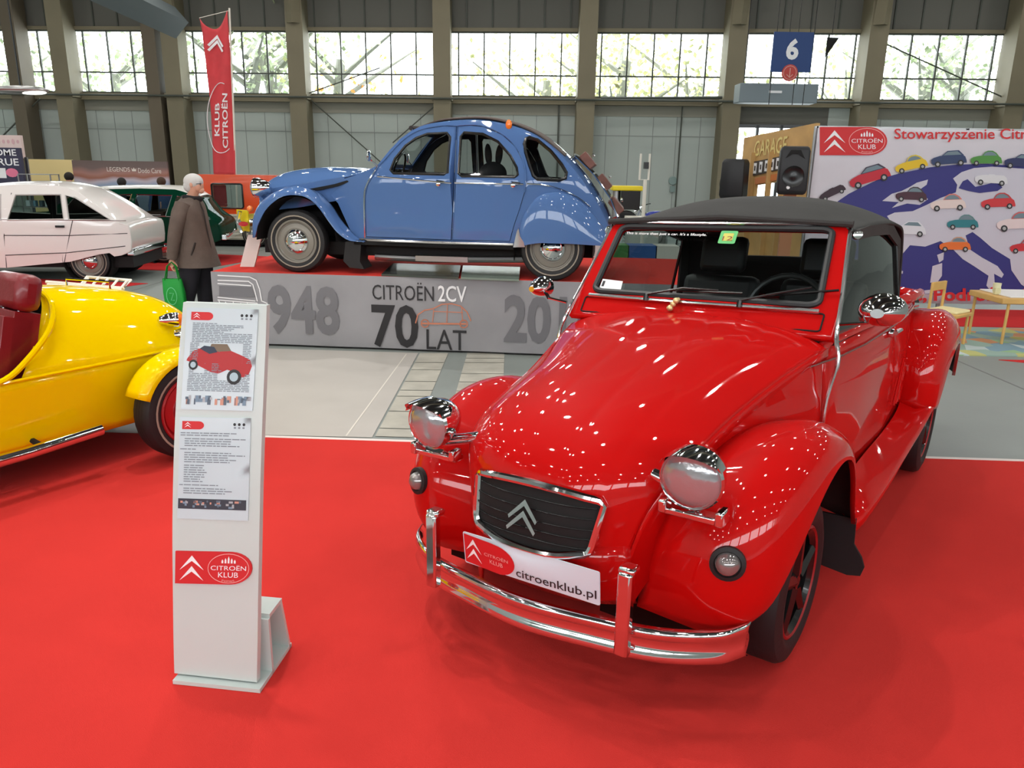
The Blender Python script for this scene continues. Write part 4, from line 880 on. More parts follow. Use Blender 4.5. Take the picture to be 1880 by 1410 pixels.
def poster(Q, name, first):
    f0 = quadfn(*Q, .004); b = MB(); b.grid([[f0(i/6, j/10) for i in range(7)] for j in range(11)], PAP); b.grid([[f0(i/6, 0, -.004+.004*k) for i in range(7)] for k in (0, 1)], PAP); b.grid([[f0(1, j/6, -.004+.004*k) for j in range(7)] for k in (0, 1)], PAP)
    p = b.build(name, SG, sharp=30)
    b = MB(); f1 = lambda u, v, w=0: f0(u, v, .0008+w)
    def R_(x0, y0, x1, y1, m, z=0): b.add([f0(x0, y0, .0008+z), f0(x1, y0, .0008+z), f0(x1, y1, .0008+z), f0(x0, y1, .0008+z)], [(0, 1, 2, 3)], m)
    x0 = .07 if first else .04
    b.panel([(x0, .88 if first else .88), (x0+.24, .88)]+ell(x0+.24, .92, .07, .04, 8, -88, 88)+[(x0+.24, .96), (x0, .96)], [], f1, PRR, step=0)
    chevrons(b, lambda u, v, w=0: f0(u, v, .0016), PRW, x0+.03, .895, .10, .055)
    rr = random.Random(4 if first else 9)
    for k in range(3): b.panel(ell(.78+.065*k, .935, .02, .015, 10), [], f1, PRK, step=0); R_(.77+.06*k, .895, .80+.06*k, .91, TXTG)
    if first:
        y = .845
        while y > .17:
            x = .10; xe = rr.uniform(.3, .95) if y > .76 else .95
            if .30 < y < .66: 
                segs = [(.08, .22), (.82, .95)] if y > .46 else [(.08, .16), (.3, .55)] if y > .36 else [(.08, .5), (.75, .95)]
            else: segs = [(.10 if y > .66 else .07, xe)]
            for a_, c_ in segs:
                x = a_
                while x < c_-.03:
                    w = min(rr.uniform(.04, .13), c_-x); R_(x, y, x+w-.012, y+.008, TXTG); x += w
            y -= .0165
        CR = mat('photo red', (176, 40, 44), .5); car = [(.05, .50), (.12, .57), (.20, .60), (.35, .60), (.50, .575), (.66, .585), (.82, .54), (.93, .50), (.96, .44), (.92, .36), (.86, .33), (.78, .33), (.70, .38), (.62, .40), (.50, .36), (.40, .37), (.22, .43), (.12, .46), (.04, .48)]
        b.panel(car, [], f1, CR, step=0)
        b.panel([(.35, .60), (.38, .65), (.60, .65), (.66, .585), (.5, .57)], [], f1, mat('photo tan', (120, 105, 85), .5), step=0); b.panel([(.22, .60), (.28, .63), (.42, .62), (.47, .57), (.36, .55)], [], lambda u, v, w=0: f0(u, v, .0014), mat('photo navy', (45, 55, 75), .5), step=0)
        for cx, cy, rx, ry in ((.14, .44, .065, .05), (.72, .33, .10, .075)):
            b.panel(ell(cx, cy, rx, ry, 18), [], lambda u, v, w=0: f0(u, v, .0016), PRK, step=0); b.panel(ell(cx, cy, rx*.6, ry*.6, 14), [], lambda u, v, w=0: f0(u, v, .002), mat('photo pale alloy', (170, 195, 205), .5), step=0)
        for k in range(46): x = rr.uniform(.05, .92); R_(x, rr.choice((.05, .075, .1)), x+rr.uniform(.02, .06), rr.choice((.11, .125, .14)), mat('strip %d' % (k % 4), ((120, 145, 165), (90, 105, 120), (170, 175, 180), (205, 150, 130))[k % 4], .5), .0002*(k % 5))
    else:
        y = .84
        for n_, ind, ml in ((2, .02, .95), (4, .08, .97), (1, .02, .3), (5, .08, .95), (8, .08, .42), (1, .02, .6), (3, .08, .9)):
            for k in range(n_):
                x = ind; c_ = ml*rr.uniform(.75, 1)
                while x < c_-.03: w = min(rr.uniform(.05, .14), c_-x); R_(x, y, x+w-.012, y+.009, TXTG); x += w
                y -= .0225
            y -= .012
        R_(.01, .10, .97, .20, mat('dark photo strip', (50, 55, 66), .5))
        for k in range(34): x = rr.uniform(.02, .92); y_ = rr.uniform(.11, .17); R_(x, y_, x+rr.uniform(.02, .06), y_+.02, MATS['strip %d' % (k % 4)], .0004)
    b.build('poster_print', p, flat=True, merge=False, recalc=False)
poster(((345, 570), (476, 574), (465, 760), (334, 756)), 'poster', True)
poster(((332, 770), (462, 773), (457, 961), (327, 956)), 'poster', False)
fb = quadfn((325, 1015), (466, 1019), (463, 1078), (324, 1074), .006); b = MB()
W_ = .142; H_ = .058; g = lambda u, v, w=0: fb(u/W_, v/H_, w)
clublogo(b, g, 0, 0, W_, H_, .0012); sb = [(0, 0), (W_*.72, 0)]+ell(W_*.72, H_*.5, W_*.28, H_*.5, 14, -88, 88)+[(W_*.72, H_), (0, H_)]
b.panel(sb, [], lambda u, v, w=0: fb(u/W_, v/H_, w), PRR, step=0, th=.006); b.build('club_badge', SG, flat=True, merge=False)
# ================================================================== YELLOW ROADSTER
YC = thing('open_roadster', 'bright yellow open roadster with maroon seats behind the white sign stand', 'car', (-2.5535, 4.5595, .009), -radians(33))
crown(YC, [(.49, -.64, .59, -.34, .985), (.50, -.40, .59, -.2, .972), (.50, -.15, .59, .0, .945), (.495, .08, .59, .2, .905), (.475, .28, .585, .38, .84), (.43, .42, .57, .52, .73), (.38, .50, .50, .60, .56), (.35, .53, .38, .62, .38)],
      'tail_body', YEL, p=3.2, n=30, nu=24, ref=(0, 0, .3))
for s in (1, -1):
    b = MB(); rows = []
    for y, x, z0 in crv([(-2.6, .46, .60), (-1.8, .49, .60), (-1.0, .50, .585), (-.64, .50, .59), (-.2, .50, .59), (.1, .49, .59), (.3, .47, .585), (.45, .42, .55), (.52, .37, .48)], 32):
        rows.append([V((s*(x-(.06*(1-q)**2)-.0), y, .19+(z0-.19)*q)) for q in [k/8 for k in range(9)]])
    b.grid(rows, YEL); b.build('side_panel', YC, ref=(0, -.8, .4), solid=.012, inner=BLK, sharp=60)
    b = MB(); b.tube([V((s*x, y, z)) for x, y, z in crv([(.46, -2.6, .60), (.49, -1.8, .60), (.50, -1.0, .588), (.503, -.64, .592), (.503, -.2, .592), (.495, .1, .592), (.475, .29, .588)], 30)], .009, YEL, 6); b.build('waist_seam', YC)
    b = MB(); b.tube([V((s*x, y, z)) for x, y, z in crv([(.485, -2.5, .61), (.50, -1.6, .60), (.505, -.95, .59), (.50, -.74, .60), (.485, -.60, .68), (.455, -.45, .82), (.36, -.38, .93), (.2, -.35, .975), (0, -.34, .985)], 36)], .016, YEL, 8); b.build('cockpit_rim', YC)
    # cycle wing
    b = MB(); rows = []; c = V((s*.70, .12, .29))
    for k in range(25):
        a = radians(-8+165*k/24); R = .345; row = []
        for j in range(9):
            q = -1+2*j/8; rr_ = R+.012-.035*q*q-(.02 if abs(q) == 1 else 0); row.append(c+V((q*.105, -cos(a)*rr_*-1, sin(a)*rr_)))
        rows.append(row)
    rows = [[V((p.x, 2*c.y-p.y if False else p.y, p.z)) for p in r_] for r_ in rows]
    b.grid(rows, YEL); b.build('cycle_wing', YC, ref=c, solid=.012, inner=BLK, sharp=60)
    wheel(YC, c, s, 'red', .29, .17)
    for (x, y, z), R, m in (((.43, .27, .755), .045, AMB), ((.44, .33, .655), .045, REDL)):
        b = MB(); d = V((s*.55, .85, 0)); b.lathe([(0, -.09), (R*.55, -.075), (R*.9, -.03), (R, .02), (R*.95, .03)], (s*x, y, z), d, CHROME, 20); tl = b.build('tail_lamp', YC)
        b = MB(); b.lathe([(R*.9, .028), (R*.8, .045), (R*.4, .06), (0, .064)], (s*x, y, z), d, m, 18); b.build('lens', tl)
b = MB(); b.tube([V((.57, -2.4, .20)), V((.57, -1.4, .22)), V((.585, -.7, .235)), V((.60, -.33, .26))], .032, CHROME, 12); b.tube([V((.56, -.62, .24)), V((.44, -.62, .25))], .015, BLK, 6); b.build('side_exhaust', YC)
b = MB(); b.box((0, -1.3, .23), (.85, 2.6, .05), BLK); b.box((0, -.34, .46), (.80, .03, .42), BLK); b.tube([V((-.7, .12, .29)), V((.7, .12, .29))], .03, BLK, 8); b.build('chassis', YC)
for x in (.265, -.22):
    b = MB(); M3 = Matrix.Rotation(-.25, 3, 'X'); b.box((x, -.60, .64), (.32, .13, .56), MAROON, rot=M3); b.box((x-.13, -.64, .64), (.06, .15, .52), MAROON, rot=M3); b.box((x+.13, -.64, .64), (.06, .15, .52), MAROON, rot=M3); b.box((x, -.9, .36), (.32, .5, .14), MAROON)
    for k in range(7):
        z = .42+.065*k; o_ = V((x, -.60-.07, 0)); 
        for sx in (-1, 1): b.tube([V((x, -.675+.062*(z-.62)*4*.25, z-.02)), V((x+sx*.10, -.675+.062*(z-.62+.05)*4*.25, z+.05))], .006, mat('maroon seam', (92, 14, 20), .5), 5)
    st = b.build('seat', YC, bev=.03)
    b = MB(); b.box((x+.05, -.52, 1.01), (.31, .13, .19), MAROON, rot=M3); hr = b.build('headrest', st, bev=.045); b = MB()
    for q in (-.07, .09): b = MB(); b.tube([V((x+q, -.55, .86)), V((x+q, -.53, .96))], .008, CHROME, 6); b.build('headrest_post', hr)
b = MB(); P = [V((-.13, -.04, .945)), V((-.13, -.04, .985)), V((.05, .12, .965)), V((.05, .12, .92))]; b.tube(P, .007, CHROME, 6); b.build('boot_handle', YC)
b = MB(); q = lambda px, py: at(px, py, 4.95)-V((0, 0, 0)); RM = Matrix.Rotation(radians(33), 4, 'Z') @ Matrix.Translation((2.5535, -4.5595, 0))
PW = mat('white painted rack', (225, 222, 210), .4)
pl_ = lambda L: [RM @ at(x, y, Y) for x, y, Y in L]
b.tube(pl_([(85, 520, 4.9), (228, 532, 4.9), (240, 517, 5.15), (160, 511, 5.15), (148, 528, 4.9)]), .011, PW, 6)
b.tube(pl_([(88, 526, 4.85), (225, 534, 4.85)]), .014, PW, 6)
for k in range(5): b.tube(pl_([(150+18*k, 528+1*k, 4.9), (163+18*k, 512+k*1.1, 5.15)]), .008, PW, 5)
for x in (110, 190): b.tube(pl_([(x, 523, 4.9), (x, 540, 4.9)]), .008, PW, 5)
b.build('luggage_rack', YC)
# ================================================================== BACKGROUND CARS
def bgcar(name, label, loc, yaw, paint, side, wins, lines, roofm, roofidx, W, wheels, wr=.29, p=2.4, tum=.2, belt=.88, roofdz=.05):
    t = thing('hatchback' if name == 'hatch' else 'estate_car', label, 'car', (loc[0], loc[1], .007), -radians(yaw))
    def bw(y, z): return W-tum*(max(0, z-belt)/.45)**1.2-.03*max(0, .5-z)/.3-.10*max(0, .3-y)**1.3-.04*max(0, y-3.0)
    for s in (1, -1):
        fn = lambda u, v, w=0, s=s: V((s*(bw(u, v)+w), u, v))
        O = list(side); wells = []
        b = MB(); b.panel(O, wins, fn, paint, step=.16, th=.02, m2=BLK); b.build('body_side', t, sharp=45)
        for L in lines:
            b = MB(); b.tube([fn(u, v, .001) for u, v in L], .006, mat('panel gap', (60, 58, 58), .8), 5); b.build('door_seam', t)
        for w_ in wins:
            b = MB(); b.panel(w_, [], lambda u, v, w=0: fn(u, v, -.01), DGLASS, step=0); g = b.build('side_window', t)
            b = MB(); b.tube([fn(u, v, .004) for u, v in w_], .012, CHROME if paint is GRN else mat('pale window trim', (190, 186, 182), .4), 5, closed=True); b.build('window_trim', g)
        for y in wheels: wheel(t, (s*(W-.13), y, wr), s, 'steel', wr); b = MB(); b.lathe([(wr+.05, .10), (wr+.05, -.2), (0, -.2)], (s*(W-.11), y, wr+.02), (s, 0, 0), BLK, 22); b.build('wheel_arch', t)
        b = MB(); b.tube([fn(u, belt-.0, .004) for u in (.4, 1.5, 2.6, 3.2)], .006, STEEL, 5); b.build('waist_strip', t)
    i0, i1 = roofidx; R = side[i0:i1]
    crown(t, [(bw(y, z)-.003, y, z, y+(.04 if k in (0, len(R)-1) else 0), z+(roofdz if z > 1.0 else roofdz*.6)) for k, (y, z) in enumerate(R)], 'roof', roofm, p=p, n=34, ref=(0, 2, .5), solid=.015)
    def extra(R, nm): crown(t, [(bw(y, z)-.003, y, z, y+(-.05 if nm == 'bonnet' else .05), z+roofdz*.6) for y, z in R], nm, paint, p=p, n=24, ref=(0, 1.5, .5), solid=.015)
    extra([(-.55, .38)]+[q for q in side[1:i0+1]], 'bonnet')
    if name == 'estate': extra([side[k] for k in range(11, 17)], 'tailgate')
    b = MB(); b.box((0, 1.6, .28), (W*1.7, 3.2, .16), BLK); b.box((0, 1.9, .55), (W*1.5, .4, .5), mat('brown seat', (80, 50, 45), .8)); b.box((0, 2.5, .62), (W*1.5, .3, .5), MATS['brown seat']); b.build('chassis', t)
    return t, bw
sideW = [(-.55, .35), (-.62, .55), (-.55, .72), (-.2, .80), (.5, .86), (.62, .89), (1.0, 1.20), (1.15, 1.29), (1.5, 1.335), (1.9, 1.35), (2.17, 1.345), (2.36, 1.315), (2.54, 1.25), (2.79, 1.08), (3.08, .86), (3.21, .82), (3.24, .70), (3.22, .46), (3.08, .385), (2.98, .37), (2.92, .42), (2.78, .40), (2.36, .29), (1.48, .20), (.4, .19), (.2, .40), (-.3, .42), (-.35, .3)]
WC, bwW = bgcar('hatch', 'white four-door hatchback with sloping tail parked at the left edge', (-8.81, 11.57), 84, WHT, sideW,
    [[(.85, .90), (1.10, 1.18), (1.5, 1.215), (1.52, .875)], [(1.70, 1.215), (2.30, 1.225), (2.36, .89), (1.61, .87)], [(2.37, 1.215), (2.50, 1.19), (2.98, .895), (2.43, .885)]],
    [[(2.48, .88), (2.41, .67), (2.28, .28)], [(1.64, 1.24), (1.53, .66), (1.48, .20)], [(1.53, .66), (2.41, .665), (3.2, .70)], [(1.5, .38), (2.34, .42), (3.15, .52)]], WHT, (5, 19), .74, (0, 2.6))
for s in (1, -1):
    b = MB(); b.box((s*(bwW(2.3, .8)+.012), 2.30, .79), (.02, .12, .03), BLKG); b.build('door_handle', WC)
b = MB(); b.box((0, 3.18, .42), (1.3, .12, .10), CHROME); b.build('rear_bumper', WC, bev=.02)
sideG = [(-.55, .35), (-.6, .6), (-.3, .72), (.6, .80), (.8, .83), (1.15, 1.08), (1.39, 1.19), (1.64, 1.235), (2.3, 1.26), (2.88, 1.25), (3.10, 1.19), (3.22, 1.10), (3.38, .85), (3.57, .70), (3.61, .55), (3.59, .40), (3.40, .33), (3.0, .33), (2.4, .33), (1.0, .32), (.3, .33), (-.3, .36)]
GC, bwG = bgcar('estate', 'dark green estate car with white roof, between the white hatchback and the man', (-8.82, 13.83), 82, GRN, sideG,
    [[(1.05, .83), (1.25, 1.08), (1.70, 1.15), (1.68, .80)], [(1.80, 1.14), (2.18, 1.16), (2.06, .80), (1.77, .80)], [(2.26, 1.16), (2.84, 1.15), (2.74, .81), (2.20, .80)], [(2.92, 1.14), (3.08, 1.10), (3.22, .86), (2.86, .83)]],
    [[(2.2, .80), (2.1, .34)], [(2.8, .80), (2.78, .34)]], mat('white estate roof', (225, 222, 215), .35, 0, .5), (5, 12), .74, (.0, 2.62), belt=.8)
b = MB(); b.tube([V((.76, 2.0, .335)), V((.76, 3.3, .35))], .015, CHROME, 6); b.build('sill_trim', GC)
b = MB(); b.box((0, 3.66, .45), (1.35, .08, .10), CHROME); b.tube([V((.5, 3.66, .42)), V((.6, 3.85, .58))], .02, CHROME, 6); b.build('rear_bumper', GC, bev=.02)
b = MB(); b.tube([V((s_, y, z)) for s_, y, z in ((.74, .9, .35), (.78, 1.4, .36), (.76, 2.0, .335))], .012, CHROME, 6); b.build('sill_trim', GC)
# ================================================================== CARAVAN
CVY = 16.6; c0, c1 = at(362, 440, CVY), at(520, 440, CVY)
CV = thing('caravan', 'small orange caravan with cream ribbed lower half, behind the bonnet of the blue saloon', 'caravan', (c0.x, CVY, 0))
cw = c1.x-c0.x+.9; zt, zm, zb = at(430, 321, CVY).z, at(430, 393, CVY).z, at(430, 440, CVY).z
b = MB(); win = rrect(at(390, 360, CVY).x-c0.x, at(390, 381, CVY).z, at(446, 360, CVY).x-c0.x, at(390, 337, CVY).z, .04, 3)
b.panel([(0, zm), (cw, zm), (cw, zt-.05), (cw-.1, zt), (.14, zt), (.03, zt-.05), (0, zt-.2)], [win], lambda u, v, w: V((u, -w, v)), ORG, step=.2, th=.03); b.box((cw/2, .9, zt-.02), (cw-.1, 1.75, .04), ORG); b.box((.02, .9, (zm+zt)/2-.03), (.04, 1.75, zt-zm-.1), ORG); b.box((cw-.02, .9, (zm+zt)/2-.03), (.04, 1.75, zt-zm-.1), ORG); b.build('upper_body', CV, flat=True)
b = MB(); b.box((cw/2, .9, (zm+zb)/2), (cw, 1.8, zm-zb), CREAM)
for k in range(7): b.box((cw/2, .0-.01, zb+.05+(zm-zb)*k/7), (cw, .03, .035), CREAM)
b.build('lower_body', CV, flat=True)
b = MB(); b.tube([V((u, -.012, v)) for u, v in win], .018, BLKG, 6, closed=True); wf_ = b.build('window_frame', CV)
b = MB(); b.panel(win, [], lambda u, v, w=0: V((u, .01, v)), DGLASS, step=0); b.build('window_pane', wf_)
b = MB(); x_ = win[0][0]; b.box((win[10][0]+.13, .05, sum(p[1] for p in win)/len(win)), (.26, .02, .42), mat('dusty pink curtain', (175, 70, 75), .8)); b.build('curtain', CV)
b = MB(); b.box((cw/2, .9, zb-.06), (cw*.9, 1.5, .12), BLK); b.build('underframe', CV)
q = at(470, 452, CVY); w_ = wheel(CV, (0, 0, 0), 1, 'steel', .27); w_.rotation_euler.z = -pi/2; w_.location = (q.x-c0.x, .02, .27)
b = MB(); b.tube([V((-.35, .9, .35)), V((0, .9, .35))], .03, STEEL, 6); b.build('tow_bar', CV)
for i_ in range(3): pass
b = MB(); b.lathe([(0, 0), (.07, 0), (.08, -.02)], (at(474, 333, CVY).x-c0.x, -.03, at(474, 333, CVY).z), (0, -1, 0), PRW, 16); b.build('round_badge', CV)
# ================================================================== PEOPLE
SKIN = mat('skin', (214, 160, 135), .55); COAT = mat('brown wool coat', (98, 84, 76), .85, var=.12, vscale=9, bump=.3, bscale=60); TROU = mat('dark navy trousers', (34, 32, 40), .85); HAIRW = mat('white grey hair', (205, 203, 200), .8, bump=.4, bscale=60)
MN = thing('person', 'elderly white-haired man in brown coat holding a green bag, standing beside the podium', 'person', (-3.40, 7.92, 0)); MN.scale.z = .955
body = skin('body', [(.05, 0, .92, .12, .15), (.09, 0, 1.12, .12, .15), (.13, 0, 1.28, .09, .13), (.15, 0, 1.38, .05, .06), (.175, 0, 1.46, .052, .05), (.20, 0, 1.53, .078, .07), (.21, 0, 1.60, .07, .068),
   (.12, -.15, 1.30, .045, .045), (.04, -.23, 1.06, .045, .045), (-.03, -.23, .83, .032, .032), (.12, .15, 1.30, .045, .045), (.14, .25, 1.06, .045, .045), (.20, .23, .84, .032, .032),
   (.05, -.09, .80, .085, .085), (.04, -.10, .46, .055, .055), (-.05, -.10, .10, .04, .04), (.05, .09, .80, .085, .085), (.14, .10, .46, .055, .055), (.16, .10, .10, .04, .04)],
   [(0, 1), (1, 2), (2, 3), (3, 4), (4, 5), (5, 6), (2, 7), (7, 8), (8, 9), (2, 10), (10, 11), (11, 12), (0, 13), (13, 14), (14, 15), (0, 16), (16, 17), (17, 18)], SKIN, MN)
def rings(L, m, n=28, sq=2.0, cap=True):
    b = MB(); rows = []
    for (x, y, z, rx, ry) in L: rows.append([V((x+rx*math.copysign(abs(cos(a))**(2/sq), cos(a)), y+ry*math.copysign(abs(sin(a))**(2/sq), sin(a)), z)) for a in [2*pi*k/n for k in range(n)]])
    b.grid(rows, m, cv=True)
    if cap: b.add(rows[0], [tuple(range(n))], m); b.add(rows[-1], [tuple(range(n))], m)
    return b
# face details
b = MB(); b.ball((.262, 0, 1.545), (.022, .014, .022), SKIN, 8); b.ball((.255, 0, 1.49), (.03, .035, .035), SKIN, 8); b.ball((.225, 0, 1.535), (.055, .062, .075), SKIN, 12); b.build('face', MN)
b = MB(); b.ball((.190, -.075, 1.545), (.016, .01, .028), SKIN, 8); b.build('ear', MN)
b = MB(); b.ball((.185, 0, 1.575), (.096, .082, .085), HAIRW, 14); b.ball((.145, 0, 1.53), (.06, .07, .07), HAIRW, 12); b.build('hair', MN)
b = MB(); b.tube([V((.20, -.072, 1.553)), V((.262, -.058, 1.556)), V((.275, -.03, 1.555))], .003, BLKG, 5); b.tube([V((.27+.0, -.035+.016*cos(a), 1.55+.014*sin(a))) for a in [k*pi/6 for k in range(12)]], .002, BLKG, 4, closed=True); b.build('glasses', MN)
b = MB(); b.box((.258, -.012, 1.497), (.012, .03, .006), mat('lip', (170, 95, 90), .6)); b.build('mouth', MN)
b = rings(crv([(.165, 0, .70, .205, .235), (.15, 0, .80, .195, .225), (.13, 0, .95, .185, .215), (.115, 0, 1.10, .175, .215), (.115, 0, 1.24, .155, .225), (.125, 0, 1.33, .13, .205), (.14, 0, 1.39, .10, .13), (.155, 0, 1.43, .075, .085)], 24), COAT, sq=2.3)
for k in range(3): b.tube([V((.0+.05*k, -.21-.02*k*0, .75)), V((-.01+.06*k, -.222, 1.0))], .006, COAT, 5)
b.tube([V((.335, -.04, .72)), V((.305, -.04, 1.0)), V((.275, -.04, 1.28)), V((.22, -.03, 1.42))], .008, mat('dark coat edge', (50, 42, 38), .8), 5)
b.box((.21, -.212, .90), (.012, .02, .14), MATS['dark coat edge'], rot=Matrix.Rotation(.35, 3, 'Y')); b.build('coat', MN)
b = MB(); b.tube([V((.07, 0, 1.41)), V((.12, -.085, 1.42)), V((.20, -.07, 1.405)), V((.24, 0, 1.40)), V((.20, .07, 1.405)), V((.12, .085, 1.42))], .028, mat('dark collar', (30, 28, 30), .9), 8, closed=True); b.build('collar', MN)
for s, P in ((-1, [(.125, -.15, 1.345), (.095, -.215, 1.22), (.06, -.25, 1.07), (.03, -.25, .93), (.0, -.245, .80)]), (1, [(.115, .16, 1.335), (.12, .225, 1.22), (.14, .265, 1.07), (.18, .25, .93), (.20, .24, .82)])):
    b = MB(); b.tube(crv(P, 14), [.082-.0022*k for k in range(15)], COAT, 12); b.build('sleeve', MN)
def hand(parent, c, s):
    c = V(c); nodes = [(*c, .022, .034), (*(c+V((.004, 0, -.045))), .020, .038), (*(c+V((.008, 0, -.08))), .016, .036)]; ed = [(0, 1), (1, 2)]
    for k in range(4):
        o = len(nodes); y = (-.027+.018*k); L = (.026, .031, .029, .022)[k]; p = c+V((.008, y, -.085)); q = p+V((.006, 0, -L)); r_ = q+V((.02, 0, -L*.5)); w_ = r_+V((.018, 0, .012))
        nodes += [(*p, .0085), (*q, .008), (*r_, .0075), (*w_, .007)]; ed += [(2, o), (o, o+1), (o+1, o+2), (o+2, o+3)]
    o = len(nodes); p = c+V((.022, s*.0, -.03)); nodes += [(*p, .010), (*(p+V((.022, 0, -.03))), .009), (*(p+V((.028, 0, -.055))), .008)]; ed += [(1, o), (o, o+1), (o+1, o+2)]
    return skin('hand', nodes, ed, SKIN, parent, sub=1)
hand(MN, (-.005, -.245, .80), -1); hand(MN, (.20, .24, .82), 1)
for s, P in ((-1, [(.10, -.095, .80, .125, .11), (.10, -.095, .66, .11, .10), (.075, -.10, .45, .085, .085), (.0, -.10, .2, .075, .075), (-.05, -.10, .07, .078, .072)]), (1, [(.15, .095, .80, .12, .11), (.155, .095, .66, .11, .10), (.16, .10, .45, .085, .085), (.16, .10, .2, .075, .075), (.16, .10, .07, .078, .072)])):
    rings(crv(P, 12), TROU).build('trouser_leg', MN)
    x, y = P[-1][0], P[-1][1]; b = rings([(x+.04, y, .0, .135, .05), (x+.04, y, .02, .14, .054), (x+.03, y, .055, .12, .05), (x, y, .09, .065, .045)], BLKG); b.build('shoe', MN)
GB = mat('green fabric bag', (10, 150, 50), .6, bump=.3, bscale=12)
bag = thing('shopping_bag', 'bright green shopping bag hanging from the hand of the man in the brown coat', 'bag', (-3.385, 7.92-.275, .235))
b = rings([(0, 0, 0, .075, .05), (0, 0, .02, .10, .06), (-.01, 0, .2, .105, .05), (-.02, 0, .335, .095, .022)], GB, sq=3.5, cap=False); b.add([V((.10*cos(2*pi*k/28)*.8, .06*sin(2*pi*k/28)*.8, .0)) for k in range(28)], [tuple(range(28))], GB); b.build('bag_body', bag)
for y in (-.02, .02):
    b = MB(); b.tube([V((-.085, y, .32)), V((-.055, y*.5, .46)), V((-.01, 0, .50)), V((.03, y*.5, .46)), V((.055, y, .32))], .012, GB, 6, flat=.4); b.build('bag_handle', bag)
b = MB(); b.tube([V((-.01+.05*cos(a), -.068, .17+.085*sin(a))) for a in [2*pi*k/24 for k in range(24)]], .003, mat('pale green print', (120, 210, 150), .6), 4, closed=True); b.tube([V((-.03, -.068, .2)), V((.01, -.068, .2)), V((-.02, -.068, .13)), V((.015, -.068, .13))], .003, MATS['pale green print'], 4); b.build('bag_print', bag)
def bust(px, py, Y, label, coat, hair, hatdir=0, sc=1):
    g = at(px, py, Y); t = thing('person', label, 'person', (g.x, Y, 0)); top = g.z
    M1 = mat('jacket %d' % int(px), coat, .8); H1 = mat('hair %d' % int(px), hair, .8); k = top-1.70
    skin('body', [(0, 0, .95+k, .11, .15), (0, 0, 1.25+k, .11, .17), (0, 0, 1.42+k, .07, .1), (0, 0, 1.49+k, .05, .05), (.0, 0, 1.60+k, .085, .075), (-.22, 0, 1.36+k, .05, .05), (-.26, 0, 1.05+k, .045, .045), (-.22, -.1, .85+k, .03, .03), (.22, 0, 1.36+k, .05, .05), (.26, 0, 1.05+k, .045, .045), (.22, -.1, .85+k, .03, .03), (-.1, 0, .8+k, .08, .08), (-.1, 0, .1, .045, .045), (.1, 0, .8+k, .08, .08), (.1, 0, .1, .045, .045)],
         [(0, 1), (1, 2), (2, 3), (3, 4), (1, 5), (5, 6), (6, 7), (1, 8), (8, 9), (9, 10), (0, 11), (11, 12), (0, 13), (13, 14)], SKIN, t, sub=1)
    b = rings([(0, 0, .85+k, .19, .14), (0, 0, 1.1+k, .2, .14), (0, 0, 1.3+k, .225, .13), (0, 0, 1.40+k, .15, .1), (0, 0, 1.46+k, .07, .07)], M1); b.build('jacket', t)
    for s in (-1, 1): b = MB(); b.tube([V((s*.19, 0, 1.36+k)), V((s*.27, 0, 1.1+k)), V((s*.24, -.08, .88+k))], [.07, .06, .05], M1, 10); b.build('sleeve', t)
    b = MB(); b.ball((0, .012, 1.62+k), (.092, .10, .095), H1, 12); b.build('hair', t)
    for s in (-1, 1): rings([(s*.1, 0, .95+k, .10, .1), (s*.1, 0, .05, .07, .08)], TROU).build('trouser_leg', t); b = rings([(s*.1, -.04, 0, .05, .13), (s*.1, -.04, .06, .045, .11)], BLKG); b.build('shoe', t)
bust(125, 317, 17, 'dark-haired person in dark top in front of the yellow panel', (38, 34, 44), (30, 22, 16))
bust(222, 327, 17.2, 'person with dark hood below the left part of the brown legends banner', (40, 44, 58), (34, 30, 30))
bust(295, 326, 17, 'brown-haired person in blue top below the right end of the brown banner', (58, 84, 130), (70, 50, 36))
# ================================================================== BANNERS, LEFT
def board(name, label, cat, px0, py0, px1, py1, Y, m, zb=0, depth=.08):
    a, c = at(px0, py0, Y), at(px1, py1, Y); t = thing(name, label, cat, ((a.x+c.x)/2, Y, 0)); w = c.x-a.x
    b = MB(); b.box((0, 0, (a.z+zb)/2), (w, depth, a.z-zb), m); p = b.build('panel', t, flat=True)
    return t, p, a, c
LG = bpy.data.materials.new('sunset print'); LG.use_nodes = True; nt = LG.node_tree; tc = nt.nodes.new('ShaderNodeTexCoord'); sx = nt.nodes.new('ShaderNodeSeparateXYZ'); rp = nt.nodes.new('ShaderNodeValToRGB'); wv = nt.nodes.new('ShaderNodeTexNoise'); wv.inputs['Scale'].default_value = 1.2; ad = nt.nodes.new('ShaderNodeMath'); ad.operation = 'MULTIPLY_ADD'; ad.inputs[1].default_value = .35
nt.links.new(tc.outputs['Object'], sx.inputs[0]); nt.links.new(tc.outputs['Object'], wv.inputs['Vector']); nt.links.new(wv.outputs['Fac'], ad.inputs[0]); nt.links.new(sx.outputs['Z'], ad.inputs[2]); nt.links.new(ad.outputs[0], rp.inputs[0])
rp.color_ramp.elements[0].position = 1.02/2; rp.color_ramp.elements[1].position = 1
for i, (p_, c_) in enumerate(((.0, (120, 150, 180)), (.62, (150, 165, 190)), (.66, (190, 180, 190)), (.70, (150, 95, 75)), (.74, (165, 120, 110)), (.80, (110, 92, 88)), (1, (92, 78, 74)))):
    e = rp.color_ramp.elements[i] if i < 2 else rp.color_ramp.elements.new(p_); e.position = p_; e.color = (*lin(c_), 1)
mm = nt.nodes.new('ShaderNodeMath'); mm.operation = 'MULTIPLY'; mm.inputs[1].default_value = .45; nt.links.remove(rp.inputs[0].links[0]); nt.links.new(ad.outputs[0], mm.inputs[0]); nt.links.new(mm.outputs[0], rp.inputs[0]); nt.links.new(rp.outputs[0], nt.nodes['Principled BSDF'].inputs['Base Color'])
